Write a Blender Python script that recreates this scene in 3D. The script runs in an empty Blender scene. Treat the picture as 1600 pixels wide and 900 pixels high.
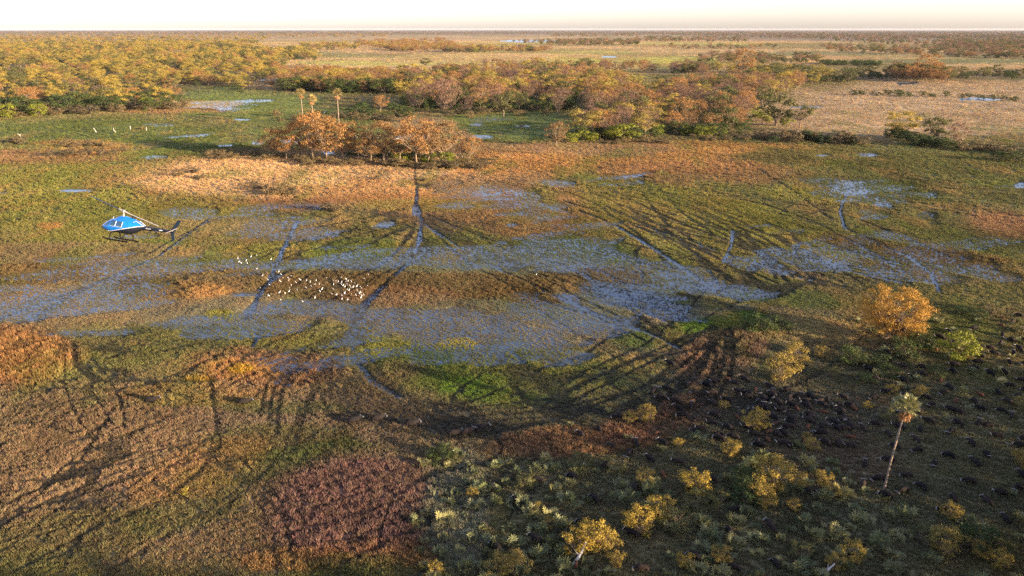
import bpy, bmesh, math, random
import numpy as np
from mathutils import Vector, Matrix, Quaternion

HAZE = True
R = math.radians
SC = bpy.context.scene
COL = SC.collection
rng = np.random.default_rng(7)
random.seed(7)

# ------------------------------------------------------------------ camera
H = 70.0                      # flying height above the flood plain, metres
F = 1200.0                    # focal length in pixels of a 1600 px wide picture
PITCH = math.atan(405.0 / F)
cam_d = bpy.data.cameras.new("camera")
cam_d.sensor_width = 36.0
cam_d.lens = 36.0 * F / 1600.0
cam_d.clip_start = 0.5
cam_d.clip_end = 90000.0
cam = bpy.data.objects.new("camera", cam_d)
cam.location = (0, 0, H)
cam.rotation_euler = (math.pi / 2 - PITCH, 0, 0)
COL.objects.link(cam)
SC.camera = cam

# ------------------------------------------------------------------ sky, sun, exposure
SUN_AZ = R(119)               # clockwise from the viewing direction: behind and to one side
SUN_EL = R(9.5)
world = bpy.data.worlds.new("World")
SC.world = world
world.use_nodes = True
wn = world.node_tree
wn.nodes.clear()
sky = wn.nodes.new("ShaderNodeTexSky")
sky.sky_type = 'NISHITA'
sky.sun_disc = False
sky.sun_elevation = SUN_EL
sky.sun_rotation = SUN_AZ
sky.altitude = 950
sky.air_density = 1.0
sky.dust_density = 2.1
sky.ozone_density = 1.0
bg = wn.nodes.new("ShaderNodeBackground")
bg.inputs["Strength"].default_value = 0.105
wo = wn.nodes.new("ShaderNodeOutputWorld")
wb = wn.nodes.new("ShaderNodeMix")          # the camera's white balance for the open sky
wb.data_type = 'RGBA'; wb.blend_type = 'MULTIPLY'; wb.inputs["Factor"].default_value = 1.0
wb.inputs["B"].default_value = (0.98, 0.96, 1.24, 1)
hs = wn.nodes.new("ShaderNodeHueSaturation"); hs.inputs["Saturation"].default_value = 0.78
wn.links.new(sky.outputs[0], hs.inputs["Color"])
wn.links.new(hs.outputs[0], wb.inputs["A"])
wn.links.new(wb.outputs["Result"], bg.inputs[0])
wn.links.new(bg.outputs[0], wo.inputs[0])
sun_d = bpy.data.lights.new("sun", 'SUN')
sun_d.energy = 4.4
sun_d.angle = R(0.55)
sun_d.color = (1.0, 0.79, 0.52)
sun = bpy.data.objects.new("sun", sun_d)
sdir = Vector((math.sin(SUN_AZ) * math.cos(SUN_EL), math.cos(SUN_AZ) * math.cos(SUN_EL), math.sin(SUN_EL)))
sun.rotation_euler = sdir.to_track_quat('Z', 'Y').to_euler()
COL.objects.link(sun)
SC.view_settings.view_transform = 'Standard'
SC.view_settings.look = 'None'
SC.view_settings.gamma = 1.0
SC.view_settings.use_curve_mapping = False
SC.view_settings.exposure = 2.0
SC.cycles.use_denoising = False
SC.cycles.denoiser = 'OPENIMAGEDENOISE'
SC.cycles.denoising_input_passes = 'RGB_ALBEDO_NORMAL'
SC.cycles.denoising_prefilter = 'ACCURATE'
SC.cycles.sample_clamp_indirect = 3.0
SC.cycles.max_bounces = 5
SC.cycles.transparent_max_bounces = 8
SC.cycles.volume_bounces = 0

# ------------------------------------------------------------------ small helpers
CP, SP = math.cos(PITCH), math.sin(PITCH)


def ground_xy(px, py, z=0.0):
    """where the line of sight through a picture point meets the plain"""
    px = np.asarray(px, float); py = np.asarray(py, float)
    x = (px - 800) / F; v = (450 - py) / F
    t = (H - z) / (SP - v * CP)
    return x * t, (CP + v * SP) * t


def to_pix(X, Y, Z=0.0):
    dz = Z - H
    d = Y * CP - dz * SP
    d = np.where(d < 5, 5, d)
    return 800 + F * X / d, 450 - F * (Y * SP + dz * CP) / d


def slant(px, py):
    x, y = ground_xy(px, py)
    return float(math.sqrt(x * x + y * y + H * H))


def hash2(ix, iy, seed):
    n = (ix * 374761393 + iy * 668265263 + seed * 974634533) & 0xFFFFFFFF
    n = ((n ^ (n >> 13)) * 1274126177) & 0xFFFFFFFF
    n = ((n ^ (n >> 16)) * 2246822519) & 0xFFFFFFFF
    return ((n ^ (n >> 15)) & 0xFFFFFF) / 16777215.0


def vnoise(x, y, seed=0):
    xf = np.floor(x); yf = np.floor(y)
    ix = xf.astype(np.int64); iy = yf.astype(np.int64)
    u = x - xf; v = y - yf
    u = u * u * (3 - 2 * u); v = v * v * (3 - 2 * v)
    a = hash2(ix, iy, seed); b = hash2(ix + 1, iy, seed)
    c = hash2(ix, iy + 1, seed); d = hash2(ix + 1, iy + 1, seed)
    return (a * (1 - u) + b * u) * (1 - v) + (c * (1 - u) + d * u) * v


def fbm(x, y, octaves=3, seed=0):
    s = 0; a = 0.5; t = 0
    for i in range(octaves):
        s = s + a * vnoise(x * 2 ** i + 17.3 * i, y * 2 ** i - 9.1 * i, seed + i)
        t += a; a *= 0.55
    return s / t


def sstep(a, b, x):
    t = np.clip((x - a) / (b - a), 0, 1)
    return t * t * (3 - 2 * t)


def tag(o, label=None, cat=None, group=None, kind=None):
    if label: o["label"] = label
    if cat: o["category"] = cat
    if group: o["group"] = group
    if kind: o["kind"] = kind
    return o


def link(o, parent=None):
    COL.objects.link(o)
    if parent is not None:
        o.parent = parent
    return o


def empty(name, loc=(0, 0, 0), rz=0.0):
    o = bpy.data.objects.new(name, None)
    o.location = loc
    o.rotation_euler = (0, 0, rz)
    o.empty_display_size = 0.5
    COL.objects.link(o)
    return o


class MB:
    """collects vertices, faces, per-vertex tint; builds one mesh"""
    def __init__(s):
        s.v = []; s.f3 = []; s.f4 = []; s.c = []; s.n = 0; s.m3 = []; s.m4 = []

    def add(s, v, f, tint=1.0, mat=0):
        v = np.asarray(v, float).reshape(-1, 3); f = np.asarray(f, int)
        s.v.append(v)
        if f.size:
            if f.shape[1] == 3:
                s.f3.append(f + s.n); s.m3.append(np.full(len(f), mat))
            else:
                s.f4.append(f + s.n); s.m4.append(np.full(len(f), mat))
        t = np.asarray(tint, float)
        s.c.append(np.broadcast_to(t, (len(v),)) if t.ndim == 0 else t)
        s.n += len(v)

    def tube(s, pts, rad, sides=6, tint=1.0, mat=0, cap=True):
        pts = np.asarray(pts, float); rad = np.asarray(rad, float) * np.ones(len(pts))
        n = len(pts)
        d = np.gradient(pts, axis=0)
        d /= np.linalg.norm(d, axis=1)[:, None] + 1e-9
        ref = np.where(np.abs(d[:, 2:3]) > 0.9, np.array([[1.0, 0, 0]]), np.array([[0, 0, 1.0]]))
        a = np.cross(d, ref); a /= np.linalg.norm(a, axis=1)[:, None] + 1e-9
        b = np.cross(d, a)
        th = np.linspace(0, 2 * math.pi, sides, endpoint=False)
        ring = (a[:, None] * np.cos(th)[None, :, None] + b[:, None] * np.sin(th)[None, :, None]) * rad[:, None, None] + pts[:, None]
        v = ring.reshape(-1, 3)
        f = []
        for i in range(n - 1):
            for j in range(sides):
                k = (j + 1) % sides
                f.append((i * sides + j, i * sides + k, (i + 1) * sides + k, (i + 1) * sides + j))
        s.add(v, f, tint, mat)
        if cap:
            for e, rev in ((0, True), (n - 1, False)):
                vv = np.vstack([ring[e], pts[e]])
                ff = [(j, (j + 1) % sides, sides) if not rev else ((j + 1) % sides, j, sides) for j in range(sides)]
                s.add(vv, ff, tint, mat)

    def box(s, c, d, tint=1.0, mat=0, rot=None):
        v = np.array([(x, y, z) for x in (-.5, .5) for y in (-.5, .5) for z in (-.5, .5)]) * np.asarray(d)
        if rot is not None:
            v = v @ np.array(rot).T
        v = v + np.asarray(c)
        s.add(v, [(0, 1, 3, 2), (4, 6, 7, 5), (0, 4, 5, 1), (2, 3, 7, 6), (0, 2, 6, 4), (1, 5, 7, 3)], tint, mat)

    def mesh(s, name, mats, smooth=False):
        v = np.vstack(s.v)
        f3 = np.vstack(s.f3) if s.f3 else np.zeros((0, 3), int)
        f4 = np.vstack(s.f4) if s.f4 else np.zeros((0, 4), int)
        me = bpy.data.meshes.new(name)
        me.vertices.add(len(v)); me.vertices.foreach_set("co", v.ravel())
        nl = len(f3) * 3 + len(f4) * 4
        me.loops.add(nl)
        me.loops.foreach_set("vertex_index", np.concatenate([f3.ravel(), f4.ravel()]).astype(np.int32))
        np_ = len(f3) + len(f4)
        me.polygons.add(np_)
        st = np.concatenate([np.arange(len(f3)) * 3, len(f3) * 3 + np.arange(len(f4)) * 4]).astype(np.int32)
        me.polygons.foreach_set("loop_start", st)
        mi = np.concatenate([np.concatenate(s.m3) if s.m3 else [], np.concatenate(s.m4) if s.m4 else []]).astype(np.int32)
        me.polygons.foreach_set("material_index", mi)
        me.polygons.foreach_set("use_smooth", np.full(np_, smooth))
        at = me.attributes.new("tint", 'FLOAT', 'POINT')
        at.data.foreach_set("value", np.concatenate(s.c).astype(np.float32))
        for m in (mats if isinstance(mats, (list, tuple)) else [mats]):
            me.materials.append(m)
        me.update(calc_edges=True)
        me.validate()
        return me

    def build(s, name, mats, parent=None, smooth=False):
        o = bpy.data.objects.new(name, s.mesh(name, mats, smooth))
        return link(o, parent)


# ------------------------------------------------------------------ materials
def new_mat(name):
    m = bpy.data.materials.new(name)
    m.use_nodes = True
    nt = m.node_tree
    b = nt.nodes["Principled BSDF"]
    return m, nt, b


def mat_leaf(name, col, col2=None, rough=0.7, spread=0.35, spec=0.2, transl=0.25):
    """foliage: two colours mixed per plant and per leaf, a little light passing through"""
    m, nt, b = new_mat(name)
    N, L = nt.nodes, nt.links
    col2 = col2 or tuple(c * 0.75 for c in col)
    oi = N.new("ShaderNodeObjectInfo")
    mx = N.new("ShaderNodeMix"); mx.data_type = 'RGBA'
    mx.inputs["A"].default_value = (*col, 1); mx.inputs["B"].default_value = (*col2, 1)
    L.new(oi.outputs["Random"], mx.inputs["Factor"])
    at = N.new("ShaderNodeAttribute"); at.attribute_name = "tint"
    ml = N.new("ShaderNodeMix"); ml.data_type = 'RGBA'; ml.blend_type = 'MULTIPLY'; ml.inputs["Factor"].default_value = 1
    L.new(mx.outputs["Result"], ml.inputs["A"]); L.new(at.outputs["Fac"], ml.inputs["B"])
    L.new(ml.outputs["Result"], b.inputs["Base Color"])
    b.inputs["Roughness"].default_value = rough
    b.inputs["Specular IOR Level"].default_value = spec
    if transl > 0:
        tr = N.new("ShaderNodeBsdfTranslucent"); L.new(ml.outputs["Result"], tr.inputs["Color"])
        ms = N.new("ShaderNodeMixShader"); ms.inputs[0].default_value = transl
        L.new(b.outputs[0], ms.inputs[1]); L.new(tr.outputs[0], ms.inputs[2])
        L.new(ms.outputs[0], N["Material Output"].inputs[0])
    return m


def mat_plain(name, col, rough=0.6, spec=0.4, metal=0.0, var=0.25, scale=6.0, coat=0.0, bump=0.0):
    m, nt, b = new_mat(name)
    N, L = nt.nodes, nt.links
    tc = N.new("ShaderNodeTexCoord")
    nz = N.new("ShaderNodeTexNoise"); nz.inputs["Scale"].default_value = scale; nz.inputs["Detail"].default_value = 4
    L.new(tc.outputs["Object"], nz.inputs["Vector"])
    mr = N.new("ShaderNodeMapRange"); mr.inputs[1].default_value = 0.3; mr.inputs[2].default_value = 0.7
    mr.inputs[3].default_value = 1 - var; mr.inputs[4].default_value = 1 + var
    L.new(nz.outputs["Fac"], mr.inputs[0])
    ml = N.new("ShaderNodeMix"); ml.data_type = 'RGBA'; ml.blend_type = 'MULTIPLY'; ml.inputs["Factor"].default_value = 1
    ml.inputs["A"].default_value = (*col, 1)
    L.new(mr.outputs[0], ml.inputs["B"])
    L.new(ml.outputs["Result"], b.inputs["Base Color"])
    b.inputs["Roughness"].default_value = rough
    b.inputs["Specular IOR Level"].default_value = spec
    b.inputs["Metallic"].default_value = metal
    b.inputs["Coat Weight"].default_value = coat
    if bump:
        bp = N.new("ShaderNodeBump"); bp.inputs["Strength"].default_value = bump; bp.inputs["Distance"].default_value = 0.05
        L.new(nz.outputs["Fac"], bp.inputs["Height"]); L.new(bp.outputs[0], b.inputs["Normal"])
    return m


def mat_ground():
    m, nt, b = new_mat("marsh_ground")
    N, L = nt.nodes, nt.links
    at = N.new("ShaderNodeAttribute"); at.attribute_name = "col"
    geo = N.new("ShaderNodeNewGeometry")
    prev = at.outputs["Color"]
    heights = []
    for sc, lo, hi in ((0.035, 0.72, 1.28), (0.22, 0.62, 1.38), (1.1, 0.6, 1.4)):
        nz = N.new("ShaderNodeTexNoise"); nz.inputs["Scale"].default_value = sc
        nz.inputs["Detail"].default_value = 4; nz.inputs["Roughness"].default_value = 0.65
        L.new(geo.outputs["Position"], nz.inputs["Vector"])
        mr = N.new("ShaderNodeMapRange"); mr.inputs[1].default_value = 0.3; mr.inputs[2].default_value = 0.7
        mr.inputs[3].default_value = lo; mr.inputs[4].default_value = hi
        L.new(nz.outputs["Fac"], mr.inputs[0])
        ml = N.new("ShaderNodeMix"); ml.data_type = 'RGBA'; ml.blend_type = 'MULTIPLY'; ml.inputs["Factor"].default_value = 1
        L.new(prev, ml.inputs["A"]); L.new(mr.outputs[0], ml.inputs["B"])
        prev = ml.outputs["Result"]
        heights.append(nz.outputs["Fac"])
    L.new(prev, b.inputs["Base Color"])
    b.inputs["Roughness"].default_value = 0.95
    b.inputs["Specular IOR Level"].default_value = 0.1
    ad = N.new("ShaderNodeMath"); ad.operation = 'MULTIPLY_ADD'
    L.new(heights[1], ad.inputs[0]); ad.inputs[1].default_value = 2.2; L.new(heights[2], ad.inputs[2])
    bp = N.new("ShaderNodeBump"); bp.inputs["Strength"].default_value = 0.8; bp.inputs["Distance"].default_value = 0.45
    L.new(ad.outputs[0], bp.inputs["Height"]); L.new(bp.outputs[0], b.inputs["Normal"])
    return m


def mat_water():
    m, nt, b = new_mat("flood_water")
    N, L = nt.nodes, nt.links
    b.inputs["Base Color"].default_value = (0.050, 0.066, 0.078, 1)
    b.inputs["Roughness"].default_value = 0.22
    b.inputs["IOR"].default_value = 1.33
    b.inputs["Specular IOR Level"].default_value = 0.5
    geo = N.new("ShaderNodeNewGeometry")
    nz = N.new("ShaderNodeTexNoise"); nz.inputs["Scale"].default_value = 1.3; nz.inputs["Detail"].default_value = 3
    L.new(geo.outputs["Position"], nz.inputs["Vector"])
    bp = N.new("ShaderNodeBump"); bp.inputs["Strength"].default_value = 0.12; bp.inputs["Distance"].default_value = 0.1
    L.new(nz.outputs["Fac"], bp.inputs["Height"]); L.new(bp.outputs[0], b.inputs["Normal"])
    return m


def mat_grass():
    m, nt, b = new_mat("grass_blades")
    N, L = nt.nodes, nt.links
    at = N.new("ShaderNodeAttribute"); at.attribute_name = "tcol"; at.attribute_type = 'INSTANCER'
    tn = N.new("ShaderNodeAttribute"); tn.attribute_name = "tint"
    ml = N.new("ShaderNodeMix"); ml.data_type = 'RGBA'; ml.blend_type = 'MULTIPLY'; ml.inputs["Factor"].default_value = 1
    L.new(at.outputs["Color"], ml.inputs["A"]); L.new(tn.outputs["Fac"], ml.inputs["B"])
    L.new(ml.outputs["Result"], b.inputs["Base Color"])
    b.inputs["Roughness"].default_value = 0.7
    b.inputs["Specular IOR Level"].default_value = 0.15
    tr = N.new("ShaderNodeBsdfTranslucent"); L.new(ml.outputs["Result"], tr.inputs["Color"])
    ms = N.new("ShaderNodeMixShader"); ms.inputs[0].default_value = 0.3
    L.new(b.outputs[0], ms.inputs[1]); L.new(tr.outputs[0], ms.inputs[2])
    L.new(ms.outputs[0], N["Material Output"].inputs[0])
    return m


M_GROUND, M_WATER, M_GRASS = mat_ground(), mat_water(), mat_grass()
M_BARK = mat_plain("bark_grey_brown", (0.17, 0.12, 0.085), 0.9, 0.1, var=0.35, scale=3)
M_BARKP = mat_plain("bark_pale", (0.26, 0.18, 0.115), 0.9, 0.1, var=0.3, scale=3)
M_DEAD = mat_plain("bleached_deadwood", (0.48, 0.44, 0.38), 0.8, 0.2, var=0.25, scale=3)
LEAF = {
    'gold': mat_leaf("leaves_gold", (0.36, 0.25, 0.045), (0.25, 0.19, 0.045)),
    'rust': mat_leaf("leaves_rust", (0.33, 0.165, 0.05), (0.21, 0.125, 0.05)),
    'pink': mat_leaf("leaves_mauve_brown", (0.21, 0.115, 0.07), (0.15, 0.09, 0.06)),
    'green': mat_leaf("leaves_dark_green", (0.045, 0.065, 0.018), (0.07, 0.085, 0.02)),
    'lime': mat_leaf("leaves_lime", (0.20, 0.20, 0.02), (0.15, 0.17, 0.02)),
    'olive': mat_leaf("leaves_olive", (0.14, 0.125, 0.035), (0.085, 0.085, 0.03)),
    'scrub': mat_leaf("leaves_scrub", (0.19, 0.13, 0.055), (0.11, 0.085, 0.045)),
    'yellow': mat_leaf("leaves_yellow", (0.34, 0.23, 0.035), (0.27, 0.19, 0.045)),
    'amber': mat_leaf("leaves_amber", (0.37, 0.20, 0.035), (0.37, 0.20, 0.035)),
    'palm': mat_leaf("fronds_blue_green", (0.125, 0.14, 0.055), (0.14, 0.14, 0.05), rough=0.6, spec=0.4),
    'palm_sunlit': mat_leaf("fronds_sunlit_colour", (0.26, 0.22, 0.06), (0.22, 0.2, 0.07), rough=0.5, spec=0.4),  # dwarf palm fronds as low sun catches them, light put into the colour
}

# ------------------------------------------------------------------ the marsh: colour, wetness and grass of every spot
GREEN = (0.075, 0.11, 0.022); LUSH = (0.10, 0.165, 0.018); YGREEN = (0.20, 0.175, 0.035); OLIVE = (0.12, 0.11, 0.034)
ORANGE = (0.35, 0.18, 0.058); RED = (0.255, 0.13, 0.06); TAN = (0.44, 0.275, 0.12); STRAW = (0.36, 0.26, 0.10)
REED = (0.155, 0.098, 0.036); MAUVE = (0.225, 0.125, 0.09); DUN = (0.22, 0.145, 0.075); DARK = (0.085, 0.08, 0.045)
PINKTAN = (0.34, 0.235, 0.125); GREY = (0.17, 0.16, 0.10); FIELD = (0.44, 0.29, 0.125)

FYG = (0.34, 0.30, 0.07); FGR = (0.12, 0.135, 0.05)
MEAD = (0.125, 0.145, 0.04)
SHADED_FLOOR = (0.085, 0.07, 0.04)  # wood floor with the shade between trees painted into its colour
# patches of the plain: centre, half sizes, turn, colour, strength, ragged edge, tallness of its grass (None keeps)
PATCH = [
    (800, 85, 1500, 40, 0, FIELD, 0.9, 0.5, 0.5), (800, 44, 2400, 11, 0, (.13, .095, .075), .85, .2, .4), (1450, 56, 420, 10, 0, (.14, .10, .075), .8, .4, .4), (1000, 97, 220, 10, 0, FYG, .95, 0.4, .5), (920, 118, 110, 14, 0, FYG, .8, .5, .4), (620, 98, 190, 5, 0, FYG, .8, .5, .4), (860, 81, 170, 4, 0, FYG, .8, .5, .4), (1450, 96, 190, 5, 0, FGR, .8, .5, .4), (1250, 84, 150, 4, 0, FGR, .7, .5, .4), (520, 86, 120, 4, 0, FGR, .6, .5, .4), (780, 68, 120, 3, 0, FYG, .7, .5, .4), (1100, 69, 130, 3, 0, FYG, .7, .5, .4),
    (700, 93, 180, 7, 0, STRAW, .8, .4, .5), (1180, 103, 160, 7, 0, RED, .5, .5, .5), (1080, 112, 120, 9, 0, GREEN, .55, .5, .4),
    (1330, 112, 200, 12, 0, OLIVE, .7, .5, .5), (1500, 140, 260, 30, 0, PINKTAN, .9, .5, .4), (1420, 180, 330, 42, 0, PINKTAN, .95, .4, .4),
    (1540, 118, 120, 12, 0, OLIVE, .8, .5, .4), (700, 62, 200, 5, 0, TAN, .7, .5, .4), (1330, 72, 220, 5, 0, OLIVE, .6, .5, .4),
    (60, 128, 400, 52, -3, SHADED_FLOOR, .9, .4, .4), (540, 132, 110, 14, 0, SHADED_FLOOR, .8, .4, .4), (780, 152, 160, 26, 3, SHADED_FLOOR, .8, .4, .4), (1040, 178, 160, 38, -8, SHADED_FLOOR, .8, .4, .4),
    (200, 240, 420, 75, 0, OLIVE, .95, .4, .5), (120, 205, 240, 18, 0, GREEN, .5, .6, .4), (390, 165, 160, 28, 0, MEAD, .95, .4, .4),
    (300, 240, 140, 30, 0, GREEN, .5, .6, .4), (420, 130, 40, 14, 0, TAN, .7, .5, .4), (250, 172, 130, 8, 0, RED, .75, .6, .5), (290, 162, 90, 6, 0, TAN, .6, .6, .4),
    (60, 245, 150, 14, 0, RED, .65, .7, .5), (130, 232, 80, 14, 0, ORANGE, .6, .6, .5), (480, 205, 130, 22, 0, MEAD, .6, .5, .4),
    (790, 195, 130, 30, 0, MEAD, .95, .4, .4), (660, 195, 60, 20, 0, DUN, .7, .5, .4), (780, 235, 90, 12, 0, DUN, .7, .5, .4),
    (100, 290, 260, 34, 0, YGREEN, .6, .6, .5), (330, 310, 120, 22, 0, OLIVE, .5, .6, .5),
    (490, 285, 330, 50, 0, RED, .85, .45, .6), (490, 276, 290, 36, 0, TAN, .95, .4, .45), (330, 296, 140, 14, 4, TAN, .6, .5, .4), (560, 262, 210, 20, 0, TAN, .7, .4, .4),
    (640, 250, 190, 16, 0, DUN, .5, .5, .5), (1050, 245, 290, 26, 0, ORANGE, .75, .5, .5), (940, 232, 130, 14, 0, DUN, .7, .5, .4), (800, 265, 110, 20, 0, ORANGE, .7, .5, .5),
    (1110, 272, 170, 22, 0, RED, .5, .8, .55), (1430, 250, 260, 26, 0, OLIVE, .8, .5, .5), (1480, 290, 260, 50, 0, OLIVE, .75, .5, .5),
    (900, 320, 260, 34, 8, DUN, .7, .7, .5), (960, 330, 160, 26, 10, ORANGE, .35, .7, .5), (690, 335, 170, 26, 6, RED, .6, .7, .5), (600, 300, 160, 20, 0, ORANGE, .5, .6, .5), (640, 322, 120, 12, 0, YGREEN, .5, .6, .5),
    (1080, 335, 190, 34, 10, YGREEN, .65, .7, .5), (1200, 360, 180, 40, 14, YGREEN, .7, .6, .5), (1100, 400, 160, 30, 14, YGREEN, .55, .7, .5),
    (1570, 352, 80, 22, 6, RED, .75, .5, .5), (1390, 340, 180, 50, 6, OLIVE, .5, .7, .5), (1265, 305, 90, 14, 4, YGREEN, .6, .6, .5),
    (180, 345, 260, 44, 0, YGREEN, .55, .7, .5), (360, 360, 160, 24, 0, DUN, .55, .7, .45), (80, 355, 22, 6, 0, ORANGE, .8, .5, .6), (260, 390, 60, 14, 0, GREEN, .55, .6, .5), (440, 395, 120, 14, 0, YGREEN, .6, .7, .5),
    (150, 395, 200, 16, 0, DUN, .6, .7, .5), (600, 390, 130, 18, 0, GREEN, .6, .6, .5), (700, 395, 150, 18, 4, YGREEN, .4, .7, .5), (950, 395, 130, 18, 6, GREEN, .5, .6, .5),
    (200, 470, 380, 60, 0, DUN, .7, .8, .4), (800, 500, 700, 90, 0, GREY, .6, .8, .4), (800, 520, 260, 30, 4, DUN, .5, .8, .4),
    (60, 430, 95, 15, 0, REED, .8, .7, .9), (330, 442, 130, 20, 0, REED, .7, .7, .9), (310, 458, 55, 13, 0, ORANGE, .7, .5, 1.0), (250, 455, 60, 16, 0, REED, .7, .5, 1.0), (500, 448, 100, 22, 0, REED, .75, .7, .9),
    (700, 446, 170, 17, 2, REED, .8, .7, .9), (620, 465, 90, 14, 0, RED, .5, .5, .8), (830, 462, 70, 14, 4, REED, .8, .5, 1.0), (885, 444, 50, 14, 10, REED, .8, .6, .9), (965, 432, 78, 13, 2, REED, .8, .7, .9),
    (1350, 385, 70, 14, 12, REED, .85, .5, 1.0), (1480, 402, 110, 13, 6, REED, .9, .4, 1.1), (1240, 430, 60, 10, 10, DUN, .6, .5, .7), (1390, 415, 60, 10, 10, REED, .6, .5, .8),
    (345, 494, 28, 9, 0, YGREEN, .9, .4, .7), (330, 530, 180, 22, 4, OLIVE, .8, .6, .6), (460, 525, 120, 20, 0, YGREEN, .5, .7, .6), (220, 555, 110, 18, 0, OLIVE, .7, .6, .6),
    (640, 570, 120, 34, 8, YGREEN, .75, .6, .6), (712, 542, 34, 13, -6, (0.34, .26, .04), .9, .4, .8), (600, 545, 60, 18, 0, YGREEN, .6, .6, .6),
    (820, 595, 260, 48, 2, GREEN, .85, .5, .6), (760, 615, 170, 26, 0, LUSH, .8, .5, .6), (930, 590, 160, 30, -8, LUSH, .55, .7, .6), (1080, 525, 150, 26, -6, GREEN, .8, .5, .6), (1130, 505, 90, 16, -8, LUSH, .8, .5, .6),
    (990, 600, 60, 18, -10, LUSH, .7, .5, .6), (880, 560, 120, 22, 0, YGREEN, .35, .8, .6), (1250, 470, 160, 18, 4, GREEN, .55, .6, .5), (1500, 460, 200, 20, 4, OLIVE, .7, .6, .5),
    (250, 730, 560, 170, 0, DUN, .85, .5, .75), (620, 680, 260, 60, 0, (0.19, .14, .075), .8, .6, .7), (150, 720, 220, 80, -12, (0.25, .16, .08), .7, .7, .8), (500, 660, 200, 40, 0, (0.21, .145, .085), .6, .6, .7),
    (30, 560, 105, 50, 0, RED, .9, .4, 1.3), (40, 560, 80, 40, 0, ORANGE, .8, .5, 1.3), (400, 578, 125, 30, 2, RED, .85, .5, 1.1), (370, 580, 60, 18, 0, ORANGE, .8, .5, 1.1), (375, 580, 22, 8, 0, (.42, .24, .03), .9, .5, 1.0), (310, 597, 26, 6, 0, (.42, .22, .03), .8, .5, 1.0),
    (420, 695, 120, 30, 0, OLIVE, .6, .6, .7), (300, 620, 120, 18, 0, ORANGE, .4, .7, .8), (440, 640, 90, 10, 0, GREEN, .4, .7, .6), (420, 730, 160, 20, -10, GREEN, .45, .6, .6), (290, 800, 100, 34, -20, GREEN, .35, .7, .7), (90, 850, 160, 50, -10, OLIVE, .5, .6, .7),
    (300, 740, 110, 40, -20, ORANGE, .35, .8, .8), (290, 775, 5, 7, 0, (.34, .26, .04), .7, .4, 1.0),
    (560, 800, 135, 80, -6, MAUVE, .95, .45, 1.05), (600, 870, 100, 24, 0, RED, .6, .5, 1.1), (640, 745, 60, 22, 0, MAUVE, .6, .5, 1.0), (470, 880, 90, 16, 0, ORANGE, .5, .8, 1.2), (560, 890, 80, 20, 0, OLIVE, .6, .5, .9),
    (1200, 740, 520, 230, 0, (0.15, .13, .065), .85, .35, .6), (720, 800, 60, 110, 0, (0.19, .18, .11), .85, .45, .9), (880, 695, 150, 28, -3, RED, .75, .5, 1.2), (1030, 655, 120, 30, -16, (.24, .12, .07), .6, .6, 1.0), (1120, 560, 80, 48, -20, (.24, .135, .08), .75, .5, 1.2),
    (1280, 520, 110, 28, 4, STRAW, .6, .6, 1.0), (1450, 515, 140, 24, 0, OLIVE, .7, .6, .8), (1330, 720, 140, 60, 0, (.20, .14, .08), .55, .6, .6), (1490, 700, 140, 70, 10, (.19, .165, .075), .6, .6, .6), (1250, 650, 160, 40, 0, (.14, .115, .075), .6, .6, .6),
    (1420, 800, 160, 60, 0, (.16, .15, .075), .5, .6, .6), (1190, 600, 100, 30, 0, (.17, .145, .08), .6, .6, .8),
]
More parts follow.
